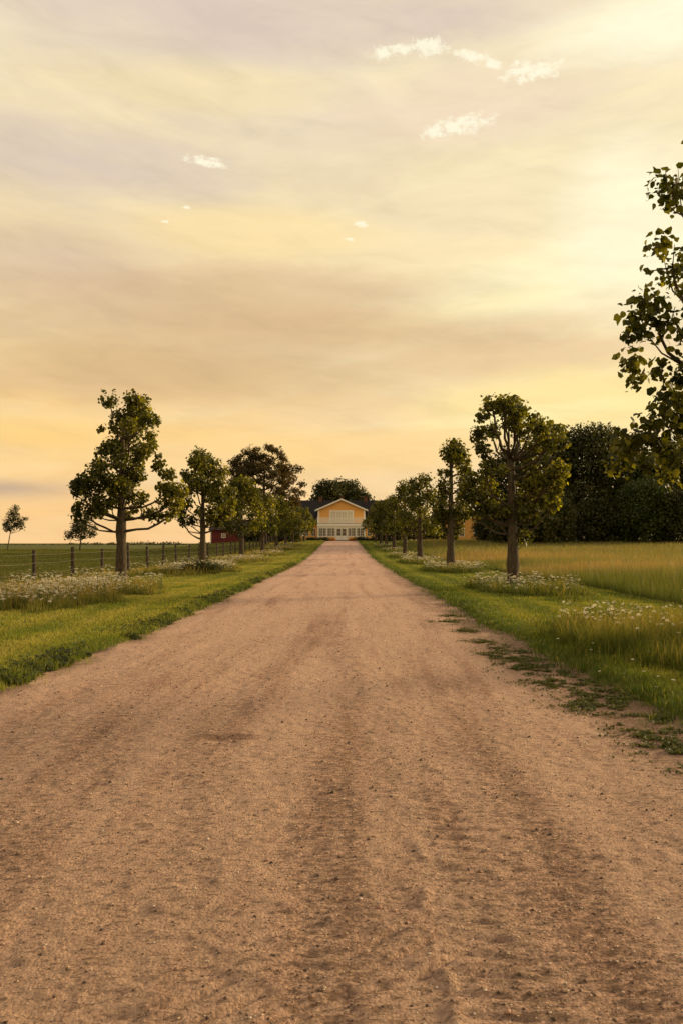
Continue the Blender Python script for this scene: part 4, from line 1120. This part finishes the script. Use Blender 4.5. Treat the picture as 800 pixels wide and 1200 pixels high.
def build_buildings():
    def clap(name, c1, c2, horiz=True):
        m, t = newmat(name)
        co = t.n('ShaderNodeTexCoord').outputs['Object']
        sx = t.n('ShaderNodeSeparateXYZ', i_Vector=co)
        k = t.m('FRACT', t.m('MULTIPLY', sx.outputs[2 if horiz else 0], 6.5))
        ln = t.ramp(k, [(0, .72), (.08, 1.0), (1, 1.0)])
        c = t.mix(t.noise(co, 1.4, 5, .6), c1, c2); c = t.mix(1.0, c, ln, 'MULTIPLY')
        b = t.n('ShaderNodeBsdfPrincipled', i_Base_Color=c, i_Roughness=.8)
        bn = t.n('ShaderNodeBump', i_Height=k); bn.inputs['Strength'].default_value = .5; bn.inputs['Distance'].default_value = .02
        t.set(b.inputs['Normal'], bn.outputs[0]); o = t.n('ShaderNodeOutputMaterial'); t.set(o.inputs[0], b.outputs[0])
        return m
    yel = clap('yellow_clapboard', (.84, .45, .12, 1), (.76, .38, .10, 1)); red = clap('falu_red_board', (.15, .016, .012, 1), (.10, .012, .010, 1), False)
    wh = simple('cream_paint', (.90, .86, .74, 1), (.84, .79, .67, 1), 2, .6)
    slate = simple('dark_roof_tile', (.016, .013, .012, 1), (.026, .021, .019, 1), 4, .8, .5, (1, 1, 1)); stone = simple('plinth_stone', (.25, .21, .17, 1), (.18, .15, .12, 1), 5, .9, .5)
    brick = simple('chimney_brick', (.16, .07, .045, 1), (.11, .05, .035, 1), 6, .9, .4)
    m, t = newmat('window_glass')
    b = t.n('ShaderNodeBsdfPrincipled', i_Base_Color=(.10, .07, .04, 1), i_Roughness=.12); b.inputs['Specular IOR Level'].default_value = .6
    o = t.n('ShaderNodeOutputMaterial'); t.set(o.inputs[0], b.outputs[0]); gl = m
    m, t = newmat('curtained_glass')
    b = t.n('ShaderNodeBsdfPrincipled', i_Base_Color=(.62, .56, .42, 1), i_Roughness=.2)
    o = t.n('ShaderNodeOutputMaterial'); t.set(o.inputs[0], b.outputs[0]); cur = m

    # ---------------- the house; local origin at the middle of the veranda front
    hx, hy = -.35, 163.0; hz = float(base(hx, hy)) - .05
    root = empty('manor_house', (hx, hy, hz)); tag(root, 'yellow gabled manor house with white balcony and glazed veranda at the end of the drive', 'house')
    # main body
    w = MB(); w.box(-9.6, 9.6, 5.2, 14.2, 0.3, 4.0); w.poly([(-9.6, 5.2, 4.0), (-9.6, 14.2, 4.0), (-9.6, 9.7, 8.7)], [(0, 2, 1)]); w.poly([(9.6, 5.2, 4.0), (9.6, 14.2, 4.0), (9.6, 9.7, 8.7)], [(0, 1, 2)])
    # gabled projection
    w.box(-4.7, 4.7, 1.5, 5.195, 3.2, 6.55); w.poly([(-4.7, 1.5, 6.55), (4.7, 1.5, 6.55), (0, 1.5, 8.57)], [(0, 1, 2)])
    w.build('wall', yel, root)
    MB().box(-9.7, 9.7, 5.1, 14.3, -.3, .3).box(-4.95, 4.95, -.1, 5.09, -.3, .25).build('plinth', stone, root)
    r = MB(); gable_roof(r, -9.95, 9.95, 4.6, 14.8, 3.45, 8.78); rf = r.build('roof', slate, root)
    r = MB(); gable_roof(r, -5.4, 5.4, 1.0, 9.7, 6.36, 8.68, 'y', .12); r.build('gable_roof', slate, root)
    for cx in (-4.6, .0, 5.2):
        c = MB(); c.box(cx - .38, cx + .38, 9.3, 10.1, 8.4, 9.55); c.box(cx - .45, cx + .45, 9.22, 10.18, 9.55, 9.7); c.build('chimney', brick, rf)
    # barge boards
    r = MB()
    for s in (-1, 1):
        P = [(s * 5.45, .9, 6.20), (0, .9, 8.54), (0, .9, 8.86), (s * 5.45, .9, 6.50)]; P += [(p[0], .985, p[2]) for p in P]
        r.poly(P, [(0, 1, 2, 3), (7, 6, 5, 4), (0, 4, 5, 1), (1, 5, 6, 2), (2, 6, 7, 3), (3, 7, 4, 0)])
    r.build('barge_board', wh, root)
    # corner boards
    for cx in (-4.72, 4.72): MB().box(cx - .16, cx + .16, 1.44, 1.62, 3.6, 6.5).build('corner_board', wh, root)
    for cx in (-9.6, 9.6): MB().box(cx - .16, cx + .16, 5.1, 5.25, .3, 3.9).build('corner_board', wh, root)
    # upper french windows in a white surround
    m = MB(); m.box(-2.5, 2.5, 1.40, 1.495, 6.15, 6.42); m.box(-2.5, -2.28, 1.40, 1.495, 3.7, 6.15); m.box(2.28, 2.5, 1.40, 1.495, 3.7, 6.15)
    m.build('window_surround', wh, root)
    for cx in (-1.7, -.57, .57, 1.7): sash(root, cx, 1.49, 3.72, 6.13, 1.12, (wh, cur), 2, 3, 'french_window')
    # balcony: floor, posts, balusters
    b = MB(); b.box(-4.95, 4.95, -.12, 1.49, 3.34, 3.62); bal = b.build('balcony', wh, root)
    b = MB(); b.box(-5.0, 5.0, -.16, -.06, 3.05, 3.33); b.build('cornice', wh, root)
    b = MB(); b.box(-4.9, 4.9, -.02, .05, 3.70, 3.78); b.box(-4.9, 4.9, -.04, .07, 4.78, 4.88)
    for i in range(61):
        x = -4.8 + i * .16; b.box(x - .045, x + .045, 0, .035, 3.78, 4.78)
    for x in (-4.85, -2.4, 0, 2.4, 4.85): b.box(x - .09, x + .09, -.05, .08, 3.625, 5.0)
    b.build('balustrade', wh, bal)
    MB().box(-4.96, 4.96, -.05, .02, 3.625, 3.70).build('gutter', slate, bal)
    # veranda
    v = MB(); v.box(-4.75, -1.12, .0, .12, .25, 1.02); v.box(1.12, 4.75, .0, .12, .25, 1.02); v.box(-4.75, 4.75, .0, .12, 2.72, 3.04)
    v.box(-4.75, -4.63, .125, 5.0, .25, 3.04); v.box(4.63, 4.75, .125, 5.0, .25, 3.04); v.build('veranda_wall', wh, root)
    for s in (-1, 1):
        MB().box(min(s * 1.2, s * 4.45), max(s * 1.2, s * 4.45), -.02, -.003, .42, .9).build('apron_panel', yel, root)
    for x in (-4.75, -3.0, -1.22, 1.22, 3.0, 4.75): MB().box(x - .13, x + .13, -.09, .0 - .021, .25, 3.04).build('pilaster', wh, root)
    for s in (-1, 1):
        for cx in (1.62, 2.40, 3.45, 4.20): sash(root, s * cx, .06, 1.04, 2.70, .72, (wh, gl), 2, 3)
    v = MB(); v.box(-1.1, 1.1, 5.0, 5.19, .25, 3.0); v.build('back_wall', yel, root)
    for s in (-1, 1):
        dm = MB(); a, b2 = sorted((s * .03, s * 1.05))
        dm.box(a, b2, .02, .09, .27, 1.15); dm.box(a, a + .12, .02, .09, 1.15, 2.70); dm.box(b2 - .12, b2, .02, .09, 1.15, 2.70); dm.box(a + .12, b2 - .12, .02, .09, 2.55, 2.70); dm.box(a + .12, b2 - .12, .03, .08, 1.86, 1.91)
        dd = dm.build('door', wh, root); MB().box(a + .1, b2 - .1, .045, .065, 1.13, 2.57).build('pane', gl, dd)
        hd = MB(); hd.tube([(s * .12, .0, 1.22), (s * .12, -.04, 1.22), (s * .2, -.04, 1.22)], [.015] * 3, 6); hd.build('handle', brick, dd)
    st = MB()
    for i in range(2): st.box(-1.5, 1.5, -.75 + .33 * i, -.1, -.3, -.02 + .14 * i)
    st.build('steps', stone, root)
    # side wings windows
    for s in (-1, 1):
        for cx in (5.9, 7.4, 8.7):
            sash(root, s * cx, 5.2, 1.1, 2.7, .95, (wh, gl), 2, 3)

    # ---------------- shrubs before the house
    bx = leafmat('garden_shrub_leaf', [(0, (.012, .016, .005, 1)), (.6, (.03, .036, .009, 1)), (1, (.07, .065, .018, 1))], .2); bark = simple('shrub_wood', (.05, .035, .022, 1))
    orange = leafmat('orange_bloom', [(0, (.06, .06, .015, 1)), (.5, (.30, .14, .03, 1)), (1, (.55, .22, .05, 1))], .3)
    g = np.random.default_rng(4)
    SH = [(-6.2, 158.5, 1.1, .7, bx, 'dark low shrub left of the veranda front'), (-4.2, 159, 1.3, .75, bx, 'dark shrub under the left veranda windows'), (-2.4, 159.6, .8, .6, orange, 'orange tinted shrub just left of the front door'),
          (1.8, 159.6, .8, .6, orange, 'orange tinted shrub just right of the front door'), (3.6, 159, 1.3, .8, bx, 'dark shrub under the right veranda windows'), (5.6, 158.5, 1.2, .75, bx, 'dark low shrub right of the veranda front')]
    for i, (x, y, w, h, mt, lab) in enumerate(SH):
        r = empty('garden_shrub', (x, y, gz(x, y))); tag(r, lab, 'shrub', 'garden shrubs before the house')
        mb = MB()
        for q in range(4): limb(mb, (0, 0, -.1), (-.5 + .3 * q, .1 * q, h * .8), .03, .01, g, n=3, sides=5)
        mb.build('stem', bark, r)
        cl = [(g.uniform(-w, w) * .75, g.uniform(-.5, .5), h * g.uniform(.3, .65), w * .5, w * .5, h * .45, 260) for k in range(7)]
        link('foliage', leaves('foliage', cl, mt, .16, 60 + i, .05, 1), r)

    # ---------------- yellow outbuilding at the right
    ox, oy = 22.6, 141.0; oz = gz(ox, oy)
    root = empty('yellow_outbuilding', (ox, oy, oz)); tag(root, 'yellow wooden outbuilding glimpsed between the right row and the wood', 'building')
    w = MB(); w.box(-3.6, 3.6, 0, 8, -.2, 3.7); w.poly([(-3.6, 0, 3.7), (3.6, 0, 3.7), (0, 0, 5.4)], [(0, 1, 2)]); w.poly([(-3.6, 8, 3.7), (3.6, 8, 3.7), (0, 8, 5.4)], [(0, 2, 1)]); w.build('wall', yel, root)
    r = MB(); gable_roof(r, -4.0, 4.0, -.35, 8.3, 3.52, 5.42, 'y', .12); r.build('roof', slate, root)
    r = MB()
    for s in (-1, 1):
        P = [(s * 4.05, -.44, 3.4), (0, -.44, 5.32), (0, -.44, 5.6), (s * 4.05, -.44, 3.68)]; P += [(p[0], -.36, p[2]) for p in P]
        r.poly(P, [(0, 1, 2, 3), (7, 6, 5, 4), (0, 4, 5, 1), (1, 5, 6, 2), (2, 6, 7, 3), (3, 7, 4, 0)])
    r.build('barge_board', wh, root)
    for cx in (-3.6, 3.6): MB().box(cx - .1, cx + .1, -.06, .1, -.1, 3.6).build('corner_board', wh, root)
    for cx in (-1.6, 1.0): sash(root, cx, 0, .9, 2.4, 1.0, (wh, gl), 2, 2, fr=.12)

    # ---------------- red barn at the left
    bx0, by = -17.2, 149.0; bz = gz(bx0, by) - .1
    root = empty('red_barn', (bx0, by, bz)); tag(root, 'long low dark red barn with small white windows behind the left row', 'barn')
    w = MB(); w.box(-7.6, 7.6, 0, 7.5, -.3, 2.35)
    w.poly([(-7.6, 0, 2.35), (-7.6, 7.5, 2.35), (-7.6, 3.75, 4.1)], [(0, 2, 1)]); w.poly([(7.6, 0, 2.35), (7.6, 7.5, 2.35), (7.6, 3.75, 4.1)], [(0, 1, 2)]); w.build('wall', red, root)
    tile = simple('old_roof_tile', (.055, .03, .022, 1), (.035, .022, .018, 1), 4, .85, .5)
    r = MB(); gable_roof(r, -7.95, 7.95, -.4, 7.9, 2.2, 4.2); r.build('roof', tile, root)
    for s in (-1, 1): MB().box(s * 7.6 - .1, s * 7.6 + .1, -.06, .1, -.2, 2.3).build('corner_board', wh, root)
    for cx in (-5.2, -2.0, 3.3, 4.6, 5.9): sash(root, cx, 0, .8, 1.6, .8, (wh, gl), 2, 2, fr=.1)
    d = MB(); d.box(-.2, 1.6, -.06, .0, -.15, 2.0); d.build('barn_door', simple('tarred_door', (.05, .02, .015, 1)), root)


build_camera()
build_light()
RZ = build_ground()
build_grass()
build_daisies()
BK, LM = build_avenue()
build_far_trees(BK, LM)
build_fence()
build_weeds(RZ)
build_buildings()
